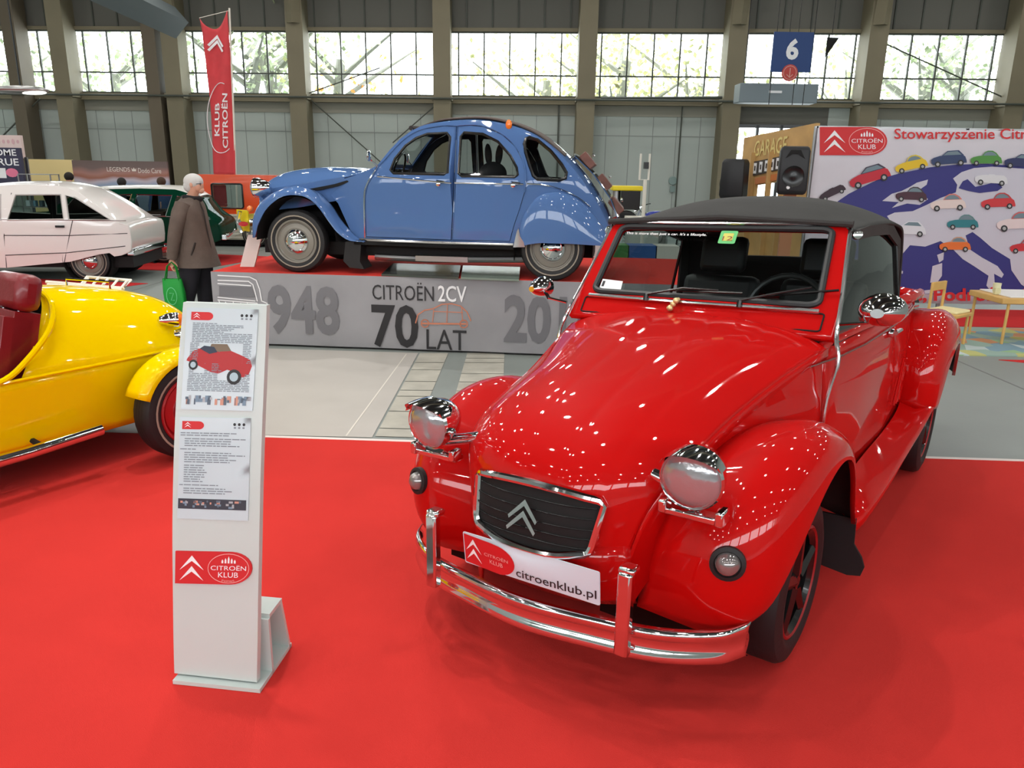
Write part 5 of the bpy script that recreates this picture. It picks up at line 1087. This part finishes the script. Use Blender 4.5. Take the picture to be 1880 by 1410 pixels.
t, p, a, c = board('exhibitor_banner', 'brown exhibitor banner with sunset picture reading LEGENDS Dodo Care', 'banner', 133, 294, 307, 299, 18, LG)
b = MB(); f_ = lambda u, v, w=0: V((u, -.045, v)); x = lambda px: at(px, 310, 18).x-(a.x+c.x)/2; z = lambda py: at(220, py, 18).z
CRM = mat('cream print', (225, 215, 205), .6); b.text('LEGENDS', f_, CRM, x=x(198), y=z(315), w=x(240)-x(198), h=z(307)-z(315)); b.text('Dodo Care', f_, CRM, x=x(255), y=z(317), w=x(297)-x(255), h=z(308)-z(317))
b.panel([(x(244), z(314)), (x(251), z(314)), (x(252), z(308)), (x(249.5), z(311)), (x(247.5), z(307)), (x(245.5), z(311)), (x(243), z(308))], [], f_, CRM, step=0); b.build('banner_print', p, flat=True)
t, p, a, c = board('partition_panel', 'plain pale yellow partition panel left of the brown legends banner', 'panel', 50, 292, 132, 294, 18.3, mat('pale yellow panel', (235, 212, 150), .6))
t, p, a, c = board('dark_banner', 'dark blue banner with large white lettering COME TRUE at the left edge', 'banner', -60, 270, 46, 330, 16.5, mat('dark navy banner', (52, 50, 74), .6), zb=1.0)
b = MB(); cx = (a.x+c.x)/2; x = lambda px: at(px, 300, 16.5).x-cx; z = lambda py: at(20, py, 16.5).z
b.text('COME', f_, PRW, x=x(-17), y=z(286), w=x(35)-x(-17), h=z(274)-z(286), bold=.015); b.text('TRUE', f_, PRW, x=x(-15), y=z(304), w=x(37)-x(-15), h=z(291)-z(304), bold=.015)
b.panel(ell(x(22), z(317), .13, .09, 12), [], f_, mat('pink print', (225, 120, 150), .6), step=0); b.box((x(2), -.045, z(318)), (.2, .01, .2), PRW); b.build('banner_print', p, flat=True)
for xx in (-.6, .6): b = MB(); b.box((xx, 0, .5), (.05, .05, 1.0), STEEL); b.build('banner_post', t, flat=True)
t, p, a, c = board('fascia_sign', 'pale pink fascia sign above the dark blue COME TRUE banner', 'sign', -60, 247, 42, 268, 16.9, mat('pale pink fascia', (228, 205, 200), .6), zb=1.75)
b = MB(); zf = at(10, 260, 16.9).z
for k in range(11): b.panel(ell(-.50+.10*k, zf, .032, .04 if k % 3 else .06, 8), [], f_, mat('rose print', (214, 172, 176), .6), step=0)
b.build('fascia_print', p, flat=True)
for xx in (-.6, .6): b = MB(); b.box((xx, 0, .9), (.05, .05, 1.75), STEEL); b.build('fascia_post', t, flat=True)
SH = thing('display_shelf', 'white wire display shelf with bluish goods beside the dark blue banner', 'shelf', (at(72, 330, 16).x, 16, 0))
b = MB()
for xx in (-.32, .32):
    for yy in (-.15, .15): b.box((xx, yy, .72), (.02, .02, 1.45), STEEL)
for zz in (.4, .8, 1.1, 1.44): b.box((0, 0, zz), (.66, .32, .015), STEEL)
b.build('frame', SH, flat=True)
rg = random.Random(5)
for k in range(9):
    o = MB(); w_ = rg.uniform(.05, .09); o.box((0, 0, .06), (w_, .1, .12), mat('goods %d' % (k % 3), ((110, 150, 170), (60, 80, 90), (190, 205, 210))[k % 3], .5)); e = o.build('display_box', None, flat=True, bev=.01, loc=(SH.location.x-.26+.13*(k % 5), 16-.02, (1.11 if k < 5 else .81)))
    tag(e, 'small bluish goods box standing on the white wire display shelf', 'box', 'goods boxes on the display shelf')
# hanging lamp at the upper left
g = at(38, 165, 12); t = thing('pendant_lamp', 'lit elongated hall lamp fitting hanging at the upper left', 'lamp', g)
b = MB(); b.ball((0, 0, 0), (.42, .16, .06), STEEL, 12); b.build('housing', t); b = MB(); b.ball((.18, -.02, -.035), (.20, .10, .03), mat('lit lamp', (255, 250, 240), .5, emit=2.5), 10); b.build('diffuser', t)
b = MB(); b.tube([V((0, 0, .05)), V((0, 0, 9.6-g.z))], .012, BLKG, 5); b.build('hanging_rod', t)
# ================================================================== FLAG
FY = 19.2; FO = at(433, 318, FY); FT = at(421, 15, FY)
FL = thing('flag', 'tall red vertical club flag with white markings on a white pole, above the caravan', 'flag', (FO.x, FY+2.2-2.2, 0))
off = V((FO.x, FY, 0)); b = MB(); top = FT-off; bot = FO-off; dirv = (bot-top).normalized(); b.tube([top, bot+dirv*(bot.z/abs(dirv.z))], .022, PW, 8); b.build('flag_pole', FL)
def flf(px, py, w=0):
    q = at(px, py, FY)-off; q.y += .05*sin(px*.16+py*.012)-.02-w; return q
EL = [(33, 366), (60, 373), (110, 379), (200, 386), (300, 392), (322, 394)]; ER = [(22, 419), (60, 422), (110, 424), (200, 429), (300, 433), (322, 434)]
ex = lambda E, y: interp([(a_, c_) for a_, c_ in E], y); b = MB(); rows = []
for k in range(41):
    t_ = k/40; row = []
    for j in range(11):
        s_ = j/10; y = (34+(20-34)*s_+26*sin(pi*s_)**.8)*(1-t_)+322*t_; row.append(flf(ex(EL, y)*(1-s_)+ex(ER, y)*s_, y))
    rows.append(row)
b.grid(rows, mat('red flag cloth', (205, 62, 68), .7, var=.1, vscale=3)); cl = b.build('flag_cloth', FL, solid=.004)
b = MB(); fm = lambda u, v, w=0: flf(u, v, .035)
for dy in (0, 9): 
    P = [(384, 92-dy), (399, 76-dy), (412, 96-dy)]
    b.panel([(383, 92-dy), (399, 73-dy), (413, 95-dy), (410, 97-dy), (399, 80-dy), (386, 95-dy)], [], fm, PRW, step=0)
arc = [(408+27*cos(radians(a_)), 217+64*sin(radians(a_))) for a_ in range(60, 290, 8)]
for p_, q_ in zip(arc, arc[1:]): b.tube([fm(*p_), fm(*q_)], .010, PRW, 4)
b.build('flag_emblem', cl, flat=True, merge=False, recalc=False); b = MB()
b.text('KLUB', lambda u, v, w=0: flf(402-(v)*1, 250-u, .035), PRW, x=0, y=-4, w=60, h=10, bold=.02)
b.text('CITROËN', lambda u, v, w=0: flf(415-v, 272-u, .035), PRW, x=0, y=-4, w=100, h=10, bold=.02); b.build('flag_lettering', cl, flat=True, merge=False, recalc=False)
b = MB(); b.tube([at(366, 33, FY)-off, at(419, 20, FY)-off], .008, PW, 5); b.build('flag_arm', FL)
# ================================================================== RIGHT SIDE
SXY = 21.0; g = at(1454, 96, SXY); t = thing('hall_sign', 'blue hanging hall sign with white number 6 and red round badge', 'sign', g); hw_ = .50; hh = .47
b = MB(); b.box((0, 0, 0), (hw_*2, .04, hh*2), mat('blue sign', (16, 58, 118), .5)); p = b.build('sign_board', t, flat=True)
b = MB(); f6 = lambda u, v, w=0: V((u, -.025-w, v)); b.text('6', f6, PRW, x=0, y=-.18, h=.50, bold=.04, align='C'); b.build('sign_number', p, flat=True)
b = MB(); b.lathe([(0, .03), (.20, .03), (.20, 0), (0, 0)], (-.02, -.03, -.49), (0, -1, 0), mat('red badge', (186, 60, 54), .5), 24); b.tube([V((-.02+.16*cos(a), -.065, -.49+.16*sin(a))) for a in [2*pi*k/20 for k in range(20)]], .008, mat('pale badge line', (220, 170, 160), .5), 4, closed=True)
b.tube([V((-.02, -.065, -.38)), V((-.02, -.065, -.60))], .012, MATS['pale badge line'], 4); b.tube([V((-.10, -.065, -.53)), V((-.02, -.065, -.60)), V((.06, -.065, -.53))], .012, MATS['pale badge line'], 4); b.build('round_badge', t)
b = MB()
for xx in (-.42, -.1, .12, .42): b.tube([V((xx, .02, .4)), V((xx, .02, 9.6-g.z))], .008, BLKG, 4)
for xx in (-.45, .15, .42): b.tube([V((xx, .02, -.45)), V((xx, .02, -1.25))], .01, BLKG, 4)
b.build('hanging_rod', t)
g = at(1430, 171, 22.5); t = thing('air_heater', 'grey box-shaped air heater hanging in front of the window below the number 6 sign', 'heater', g)
b = MB(); b.box((0, .3, 0), (2.15, .6, .50), mat('grey sheet metal', (120, 132, 138), .5)); b.build('casing', t, bev=.02)
for xx in (-.9, .9): b = MB(); b.tube([V((xx, .3, .25)), V((xx, .3, 9.6-g.z))], .012, BLKG, 5); b.build('hanging_rod', t)
b = MB(); b.box((-.1, -.01, .03), (.35, .02, .06), PRW); b.build('label_plate', t)
g = at(1525, 86, 24); b = MB(); b.panel([(-.12, .25), (.22, .25), (.05, -.02), (-.12, -.28)], [], lambda u, v, w: V((u, -w, v)), BLK, step=0, th=.03); b.tube([V((0, -.01, .25)), V((0, -.01, 9.6-g.z))], .01, BLKG, 4); tag(b.build('pennant', None, loc=g), 'small black pointed cloth hanging right of the number 6 sign', 'cloth')
# garage facade
GA, GB_ = at(1366, 253, 12.3), at(1499, 225, 10.35); GA.z = GB_.z = 0; GU = (GB_-GA); GL = GU.length; GU.normalize(); GN = V((GU.y, -GU.x, 0))
GF = thing('wooden_facade', 'plywood stage facade reading GARAGE behind the soft top of the red cabriolet', 'facade', GA)
gz = lambda u: 2.235+.0*u
def gpt(px, py): q = hit(px, py, GA, GN)-GA; return (q.dot(GU), q.z)
zA, zB = gpt(1368, 253)[1], gpt(1497, 226)[1]
gf = lambda u, v, w=0: GU*u+V((0, 0, v))+GN*w
PLY = mat('golden plywood', (196, 156, 96), .6, var=.14, vscale=3); b = MB()
win = [gpt(1386, 340), gpt(1438, 332), gpt(1438, 395), gpt(1386, 400)]
b.panel([(0, 0), (GL, 0), (GL, zB), (0, zA)], [[(win[0][0], 1.0), (win[1][0], 1.0), win[1], win[0]]], gf, PLY, step=0, th=.05); fp_ = b.build('wall_board', GF, flat=True)
b = MB(); q = [gpt(1380, 298), gpt(1440, 286), gpt(1440, 310), gpt(1380, 324)]; b.panel(q, [], lambda u, v, w: gf(u, v, .02+w), mat('dark wood sign', (70, 62, 56), .7), step=0, th=.02); sgn = b.build('name_board', GF, flat=True)
for k in range(6):
    b = MB(); c_ = gpt(1389+10.5*k, 309-2.2*k); b.panel([(c_[0]-.05, c_[1]-.075), (c_[0]+.045, c_[1]-.075), (c_[0]+.045, c_[1]+.075), (c_[0]-.05, c_[1]+.075)], [], lambda u, v, w=0: gf(u, v, .025), PRW, step=0)
    b.panel([(c_[0]-.02, c_[1]-.035), (c_[0]+.02, c_[1]-.035), (c_[0]+.02, c_[1]+.035), (c_[0]-.02, c_[1]+.035)], [], lambda u, v, w=0: gf(u, v, .028), MATS['dark wood sign'], step=0); b.build('letter_tile', sgn, flat=True)
b = MB(); a_ = gpt(1385, 285); c_ = gpt(1446, 262); u0, u1 = a_[0], c_[0]; b.text('GARAGE', lambda u, v, w=0: gf(u, v+.04*(u-u0)/(u1-u0), .01), mat('pale yellow letters', (225, 205, 130), .6), x=u0, y=a_[1]-.02, w=(u1-u0), h=.22, bold=.01); b.build('facade_lettering', fp_, flat=True)
b = MB(); q = [gpt(1388, 327), gpt(1432, 318), gpt(1432, 330), gpt(1388, 339)]; b.panel(q, [], lambda u, v, w: gf(u, v, .02+w), mat('orange wood rail', (200, 120, 66), .6), step=0, th=.02); b.build('rail', GF, flat=True)
b = MB()
for px in (1382, 1415, 1440): q = gpt(px, 330); b.box(gf(q[0], 1.0, .03), (.07, .05, 1.95), PLY)
b.build('upright', GF, flat=True)
# loudspeakers
def speaker(px, py, Y, rot, label, hh, pole):
    g = at(px, py, Y); t = thing('loudspeaker', label, 'loudspeaker', (g.x, Y, 0), rot); zb = g.z-hh; P2 = mat('black speaker plastic', (26, 27, 30), .5)
    b = MB(); rows = []
    for v, w_, d in ((0, .80, .8), (.03, .92, .92), (.10, 1, 1), (.90, .98, .95), (.97, .9, .85), (1, .78, .7)):
        z = zb+hh*v; W_ = hh*.31*w_; D = hh*.30*d
        rows.append([V((x, y, z)) for x, y in ((-W_*.92, -D), (W_*.92, -D), (W_, -D*.85), (W_, 0), (W_*.62, D), (-W_*.62, D), (-W_, 0), (-W_, -D*.85))])
    b.grid(rows, P2, cv=True); b.add(rows[0], [tuple(range(8))], P2); b.add(rows[-1], [tuple(range(8))], P2); c = b.build('cabinet', t, bev=.012)
    b = MB(); b.lathe([(hh*.22, .0), (hh*.22, .012), (hh*.19, .004), (hh*.05, .004), (0, .012)], (0, -hh*.30-.002, zb+hh*.38), (0, -1, 0), BLKG, 26); b.build('woofer', c)
    b = MB(); b.panel([(-hh*.20, zb+hh*.74), (-hh*.06, zb+hh*.84), (hh*.06, zb+hh*.84), (hh*.20, zb+hh*.74), (hh*.10, zb+hh*.92), (-hh*.10, zb+hh*.92)], [], lambda u, v, w=0: V((u, -hh*.30-.004, v)), BLK, step=0); b.build('horn', c)
    b = MB(); b.lathe([(0, .01), (.018, .008), (.02, 0)], (-hh*.08, -hh*.30-.004, zb+hh*.15), (0, -1, 0), PRW, 14); b.build('badge', c)
    b = MB(); b.box((0, 0, zb/2), (pole, pole, zb), mat('orange wood post', (176, 118, 80), .6) if pole > .05 else BLKG); b.build('stand_post', t)
speaker(1460, 269, 9.0, -.25, 'black loudspeaker on a brown post beside the white club banner', .52, .13)
speaker(1353, 292, 11.6, -2.2, 'black loudspeaker turned away at the left end of the garage facade', .56, .04)
# club banner
BY = 10.1; bl, br = at(1503, 225, BY), at(2060, 232, BY)
WB = thing('club_banner', 'large white club banner with map and printed cars, right of the garage facade', 'banner', (0, BY, 0))
BW_ = mat('white vinyl banner', (206, 202, 210), .5, var=.03, vscale=1.5, bump=.3, bscale=2)
bo = V((0, BY, 0)); bf = lambda px, py, k=1: at(px, py, BY-.0045*k)-bo
b = MB(); rows = []
for i in range(41):
    x = bl.x+(br.x-bl.x)*i/40; rows.append([V((x, .015*sin(i*.9+j*.3)*(.4 if i > 3 else 1.5)*.3, .06+(2.24-.06)*j/12)) for j in range(13)])
b.grid(rows, BW_); sheet = b.build('banner_sheet', WB, solid=.003)
b = MB()
for x in (bl.x, (bl.x+br.x)/2, br.x): b.box((x, .06, 1.13), (.04, .04, 2.26), STEEL)
b.box(((bl.x+br.x)/2, .06, 2.25), (br.x-bl.x, .04, .03), STEEL); b.build('banner_frame', WB, flat=True)
C6 = lambda P: [(1400+x/3.917, 200+y/3.917) for x, y in P]
NAVY = mat('navy map sea', (44, 42, 118), .5); LAND = mat('pale map land', (196, 194, 206), .5)
def bp(P, m, k, b): b.panel(P, [], lambda u, v, w=0: bf(u, v, k), m, step=0)
b = MB()
bp(C6([(540, 665), (620, 610), (700, 570), (850, 500), (1000, 460), (1200, 420), (1400, 400), (1620, 395), (1900, 415), (2400, 520), (2400, 1330), (1600, 1335), (1100, 1330), (700, 1300), (500, 1000)]), NAVY, 2.0, b)
bp(C6([(1370, 500), (1430, 455), (1520, 425), (1650, 415), (1880, 430), (2400, 530), (2400, 1330), (1960, 1330), (1860, 1262), (1790, 1160), (1780, 1080), (1650, 1000), (1570, 930), (1510, 885), (1460, 910), (1490, 1010), (1580, 1070), (1690, 1130), (1735, 1190), (1720, 1215), (1665, 1185), (1670, 1260), (1640, 1310), (1610, 1270), (1625, 1200), (1520, 1130), (1440, 1080), (1370, 1010), (1280, 950), (1170, 990), (1060, 980), (1000, 1050), (925, 1100), (935, 830), (895, 770), (950, 745), (1080, 735), (1180, 690), (1280, 640), (1390, 600), (1400, 545)]), LAND, 3.0, b)
bp(C6([(1410, 570), (1440, 520), (1475, 505), (1530, 560), (1600, 545), (1690, 520), (1725, 565), (1690, 590), (1560, 605), (1480, 590)]), NAVY, 4.0, b)
bp(C6([(860, 662), (930, 610), (1000, 590), (1060, 560), (1110, 530), (1190, 508), (1180, 545), (1130, 580), (1190, 650), (1130, 690), (1040, 680), (930, 712), (980, 670)]), LAND, 3.0, b)
bp(C6([(1255, 1050), (1305, 1030), (1300, 1085), (1270, 1105)]), LAND, 3.0, b); bp(C6([(1222, 1130), (1292, 1108), (1290, 1200), (1262, 1240), (1205, 1250)]), LAND, 3.0, b)
bp(C6([(915, 1190), (955, 1172), (965, 1188), (930, 1212)]), LAND, 3.0, b); bp(C6([(990, 1165), (1010, 1165), (1008, 1185), (990, 1182)]), LAND, 3.0, b)
bp(C6([(1120, 1310), (1300, 1290), (1320, 1325), (1120, 1330)]), LAND, 3.0, b)
f_ = lambda u, v, w=0: bf(u, -v, 3.5)
b.text('Stowarzyszenie Citroën Klub', f_, PRR, x=1642, y=-261, w=352, h=25, bold=.01)
b.text('je, Podróże, Citroën', lambda u, v, w=0: bf(u, -v, 5.5), PRR, x=1664, y=-560, w=330, h=33, bold=.03)
# club logo
L0 = lambda u, v, w=0: bf(1505+u, 285-v, 2.0+w/.0045)
clublogo(b, L0, 0, 0, 124, 52, .003)
def pcar(cx, cy, w, rot, body, roof=None, style=0):
    cx, cy = 1400+cx/3.917, 200+cy/3.917; w = w/3.917; ca, sa = cos(radians(rot)), sin(radians(rot))
    def T(P): return [(cx+(x*ca+y*sa)*w, cy-(-x*sa+y*ca)*w) if False else (cx+(x*ca-y*sa*-1*-1)*w, cy-(x*sa+y*ca)*w) for x, y in P]
    B = mat('print %d %d %d' % body, body, .5); Rr = mat('print %d %d %d' % (roof or body), roof or body, .5); K = PRK; Gd = mat('print window', (110, 130, 140), .5)
    bp(T([(-.5, -.06), (-.5, .03), (-.42, .08), (-.25, .12), (-.12, .13), (.38, .13), (.47, .06), (.5, -.05), (.5, -.12), (-.45, -.12)]), B, 6.0, b)
    if style == 0: G = [(-.14, .12), (-.05, .24), (.05, .29), (.2, .29), (.32, .22), (.40, .12)]
    elif style == 1: G = [(-.2, .12), (-.02, .25), (.30, .25), (.44, .1)]
    else: G = [(-.1, .12), (-.06, .15), (.1, .15), (.12, .12)]
    bp(T(G), Rr, 6.2, b)
    if style != 2: bp(T([(x*.82+.012, .12+(y-.12)*.72+.012) for x, y in G]), Gd, 6.6, b)
    for x in (-.32, .33): bp(T(ell(x, -.11, .085, .085, 12)), K, 7.0, b); bp(T(ell(x, -.11, .045, .045, 10)), mat('print hub', (170, 170, 170), .5), 7.4, b)
for a_ in ((500, 600, 200, 25, (52, 30, 44), None, 2), (770, 490, 300, 17, (190, 30, 50), (60, 50, 70), 1), (1070, 405, 235, 12, (220, 185, 30), (215, 190, 50), 0), (1340, 365, 255, 4, (44, 60, 100), None, 1), (1610, 365, 225, 0, (76, 140, 60), None, 0), (1860, 385, 240, -3, (40, 46, 90), None, 1), (1070, 625, 225, -2, (70, 36, 50), (60, 50, 56), 0),
           (1645, 505, 235, -3, (214, 214, 218), None, 2), (1335, 685, 255, 2, (222, 205, 200), (205, 120, 110), 0), (1695, 675, 245, 2, (200, 50, 56), (190, 60, 60), 0), (1440, 825, 225, 0, (40, 120, 130), (90, 130, 130), 0), (1830, 825, 290, 2, (222, 205, 205), (205, 90, 90), 0), (1050, 870, 250, -2, (214, 214, 220), None, 1), (1385, 985, 225, 0, (222, 110, 40), (205, 150, 120), 0), (1890, 995, 220, 2, (196, 40, 50), None, 0)):
    pcar(*a_)
b.build('banner_print', sheet, flat=True, merge=False, recalc=False)
# small chair and table
CH = thing('small_chair', 'small light wooden chair with cream seat pad, left of the little table', 'chair', (4.46, 7.80, .011), radians(37))
def leg(t, x, y, h, lx=0, ly=0): b = MB(); b.tube([V((x+lx, y+ly, 0)), V((x, y, h))], .015, WOOD, 8); b.build('leg', t)
for x, y, h in ((-.14, -.13, .31), (.14, -.13, .31), (-.14, .14, .62), (.14, .14, .62)): leg(CH, x, y, h)
b = MB(); b.box((0, 0, .315), (.34, .33, .035), WOOD); b.build('seat', CH, bev=.01); b = MB(); b.box((0, 0, .345), (.30, .29, .03), mat('cream pad', (238, 224, 168), .8)); b.build('seat_pad', CH, bev=.012)
b = MB(); b.box((0, .14, .58), (.28, .02, .09), WOOD); b.build('backrest', CH, bev=.006)
TB = thing('small_table', 'low light wooden table with white top at the right edge, on the play rug', 'table', (5.45, 8.12, .011))
for x, y in ((-.42, .22), (-.38, -.30), (.45, -.30), (.45, .22)): leg(TB, x, y, .46)
b = MB(); b.box((0, -.04, .45), (.95, .60, .06), WOOD); b.build('apron', TB, bev=.008); b = MB(); b.box((.04, -.04, .488), (.85, .54, .014), mat('white table top', (238, 238, 236), .4)); b.build('tabletop', TB, bev=.004)
b = MB(); b.lathe([(0, 0), (.035, 0), (.04, .1), (.037, .1), (.033, .006), (0, .006)], (0, 0, 0), (0, 0, 1), mat('pale paper cup', (222, 218, 180), .6), 16); tag(b.build('paper_cup', None, loc=(5.13, 8.16, .496)), 'pale paper cup standing on the near corner of the small table', 'cup')
b = MB(); b.box((0, 0, .035), (.06, .04, .07), mat('small carton', (214, 210, 165), .6)); tag(b.build('small_carton', None, loc=(5.05, 8.02, .496), bev=.003), 'small cream carton on the small table beside the paper cup', 'carton')
# ================================================================== MID BACKGROUND RIGHT OF BLUE CAR
g = at(1156, 395, 14); YM = thing('stationary_machine', 'yellow-hooded stationary engine on a grey frame behind the blue saloon tail', 'machine', (g.x, 14, 0))
zt = at(1150, 341, 14).z; zc = at(1150, 350, 14).z; x0, x1 = at(1122, 345, 14).x-g.x, at(1178, 345, 14).x-g.x
b = MB(); b.box(((x0+x1)/2, 0, (zt+zc)/2), (x1-x0, .35, zt-zc), mat('yellow hood', (232, 208, 20), .4)); b.build('hood', YM, bev=.02)
b = MB(); b.box(((x0+x1)/2+.07, 0, zc-.16), ((x1-x0)*.6, .3, .32), BLKG); b.tube([V((x0+.1, 0, zc)), V((x0+.1, 0, .5))], .07, STEEL, 10); b.lathe([(.0, .03), (.2, .03), (.22, 0)], ((x0+x1)/2, -.18, zc-.55), (0, -1, 0), BLKG, 20); b.build('engine_block', YM)
b = MB()
for x in (x0+.05, x1-.05):
    for y in (-.15, .15): b.box((x, y, .45), (.04, .04, .9), CREAM)
b.box(((x0+x1)/2, 0, .62), (x1-x0, .35, .05), CREAM); b.build('frame', YM)
g = at(1178, 400, 12.5); t = thing('white_stand', 'tall white forked display pole behind the red cabriolet roof', 'pole', (g.x, 12.5, 0)); z1, z0 = at(1178, 282, 12.5).z, at(1178, 330, 12.5).z
b = MB(); b.tube([V((.03, 0, 0)), V((.02, 0, z0))], .03, PW, 8); b.build('pole', t); b = MB(); b.tube([V((-.07, 0, z1)), V((-.07, 0, z0)), V((.07, 0, z0)), V((.07, 0, z1))], .018, PW, 6); b.build('fork', t); b = MB(); b.box((.02, 0, (z0+z1)/2+.02), (.07, .08, .10), BLKG); b.build('clamp', t); b = MB(); b.box((0, 0, .03), (.4, .4, .05), PW); b.build('base', t)
def moto(px, py, Y, rot, tank, label, sc=1.0):
    g = at(px, py, Y); t = thing('motorcycle', label, 'motorcycle', (g.x, Y, 0), rot); R = .3
    for x in (-.65, .65):
        b = MB(); b.lathe([(R-.03, -.04), (R, -.03), (R, .03), (R-.03, .04)], (x, 0, R), (0, 1, 0), RUB, 26); b.lathe([(R-.03, .03), (R-.05, .0), (R-.03, -.03)], (x, 0, R), (0, 1, 0), CHROME, 26)
        for k in range(8): b.tube([V((x, 0, R)), V((x+cos(k*pi/4)*(R-.04), 0, R+sin(k*pi/4)*(R-.04)))], .004, CHROME, 4)
        b.build('wheel', t)
    b = MB(); b.box((0, 0, .42), (.32, .24, .3), STEEL); b.lathe([(0, .16), (.1, .15), (.12, 0), (.1, -.15), (0, -.16)], (0, 0, .4), (0, 1, 0), STEEL, 18); b.build('engine', t, bev=.02)
    b = MB(); b.ball((.08, 0, .80), (.26, .14, .13), mat('tank %d' % int(px), tank, .3, 0, .8), 12); b.build('tank', t); b = MB(); b.ball((-.32, 0, .78), (.28, .13, .06), BLKG, 10); b.build('saddle', t)
    b = MB(); b.tube([V((.65, -.06, R)), V((.42, -.06, .95))], .022, CHROME, 8); b.tube([V((.65, .06, R)), V((.42, .06, .95))], .022, CHROME, 8); b.tube([V((.30, -.36, 1.05)), V((.40, -.15, 1.02)), V((.42, 0, .98)), V((.40, .15, 1.02)), V((.30, .36, 1.05))], .014, CHROME, 8); b.build('fork', t)
    b = MB(); b.lathe([(0, -.1), (.07, -.06), (.085, 0), (0, .03)], (.52, 0, .88), (1, 0, 0), CHROME, 16); b.build('headlamp', t)
    b = MB(); b.tube([V((-.65, 0, R)), V((-.1, 0, .5)), V((.40, 0, .9)), V((-.4, 0, .72)), V((-.65, 0, R))], .018, BLKG, 6); b.tube([V((.1, -.13, .35)), V((-.1, -.16, .2)), V((-.8, -.16, .24))], .03, CHROME, 8); b.build('frame', t)
    b = MB(); b.tube([V((-.65+.36*cos(a), 0, R+.36*sin(a))) for a in [radians(40+12*k) for k in range(12)]], .05, MATS['tank %d' % int(px)], 6); b.build('mudguard', t)
moto(1212, 400, 15.8, 2.75, (20, 40, 150), 'blue motorcycle partly hidden behind the left of the black soft top')
b = MB(); b.box((0, 0, .45), (.5, .4, .9), mat('grey cabinet', (190, 196, 190), .5)); b.box((0, 0, .93), (.55, .45, .05), PW); tag(b.build('display_counter', None, loc=(at(1180, 400, 13.2).x, 13.2, 0), flat=True), 'pale grey display counter behind the tail of the blue saloon', 'counter')
b = MB(); c_ = at(1248, 345, 28.2); b.lathe([(0, .02), (.14, .02), (.16, 0), (0, 0)], (0, 0, 0), (0, -1, 0), mat('wall dial', (120, 140, 136), .5), 20); b.box((0, -.01, -.3), (.18, .05, .22), MATS['wall dial']); tag(b.build('wall_box', None, loc=(c_.x, 30-.07*c_.x-.06, 1.4)), 'small grey-green box on the wall beside the far column', 'box')
# ================================================================== camera
cam = bpy.data.cameras.new('camera'); co = bpy.data.objects.new('camera', cam); COL.objects.link(co)
cam.sensor_width = 36; cam.lens = 36*FPX/1880; cam.clip_end = 200; cam.clip_start = .05
co.matrix_world = Matrix(((_R.x, _U.x, -_F.x, 0), (_R.y, _U.y, -_F.y, 0), (_R.z, _U.z, -_F.z, CAM_H), (0, 0, 0, 1)))
SC.camera = co
vs = SC.view_settings; vs.view_transform = 'Standard'; vs.look = 'None'; vs.gamma = 1; vs.use_curve_mapping = False; vs.exposure = EXPO
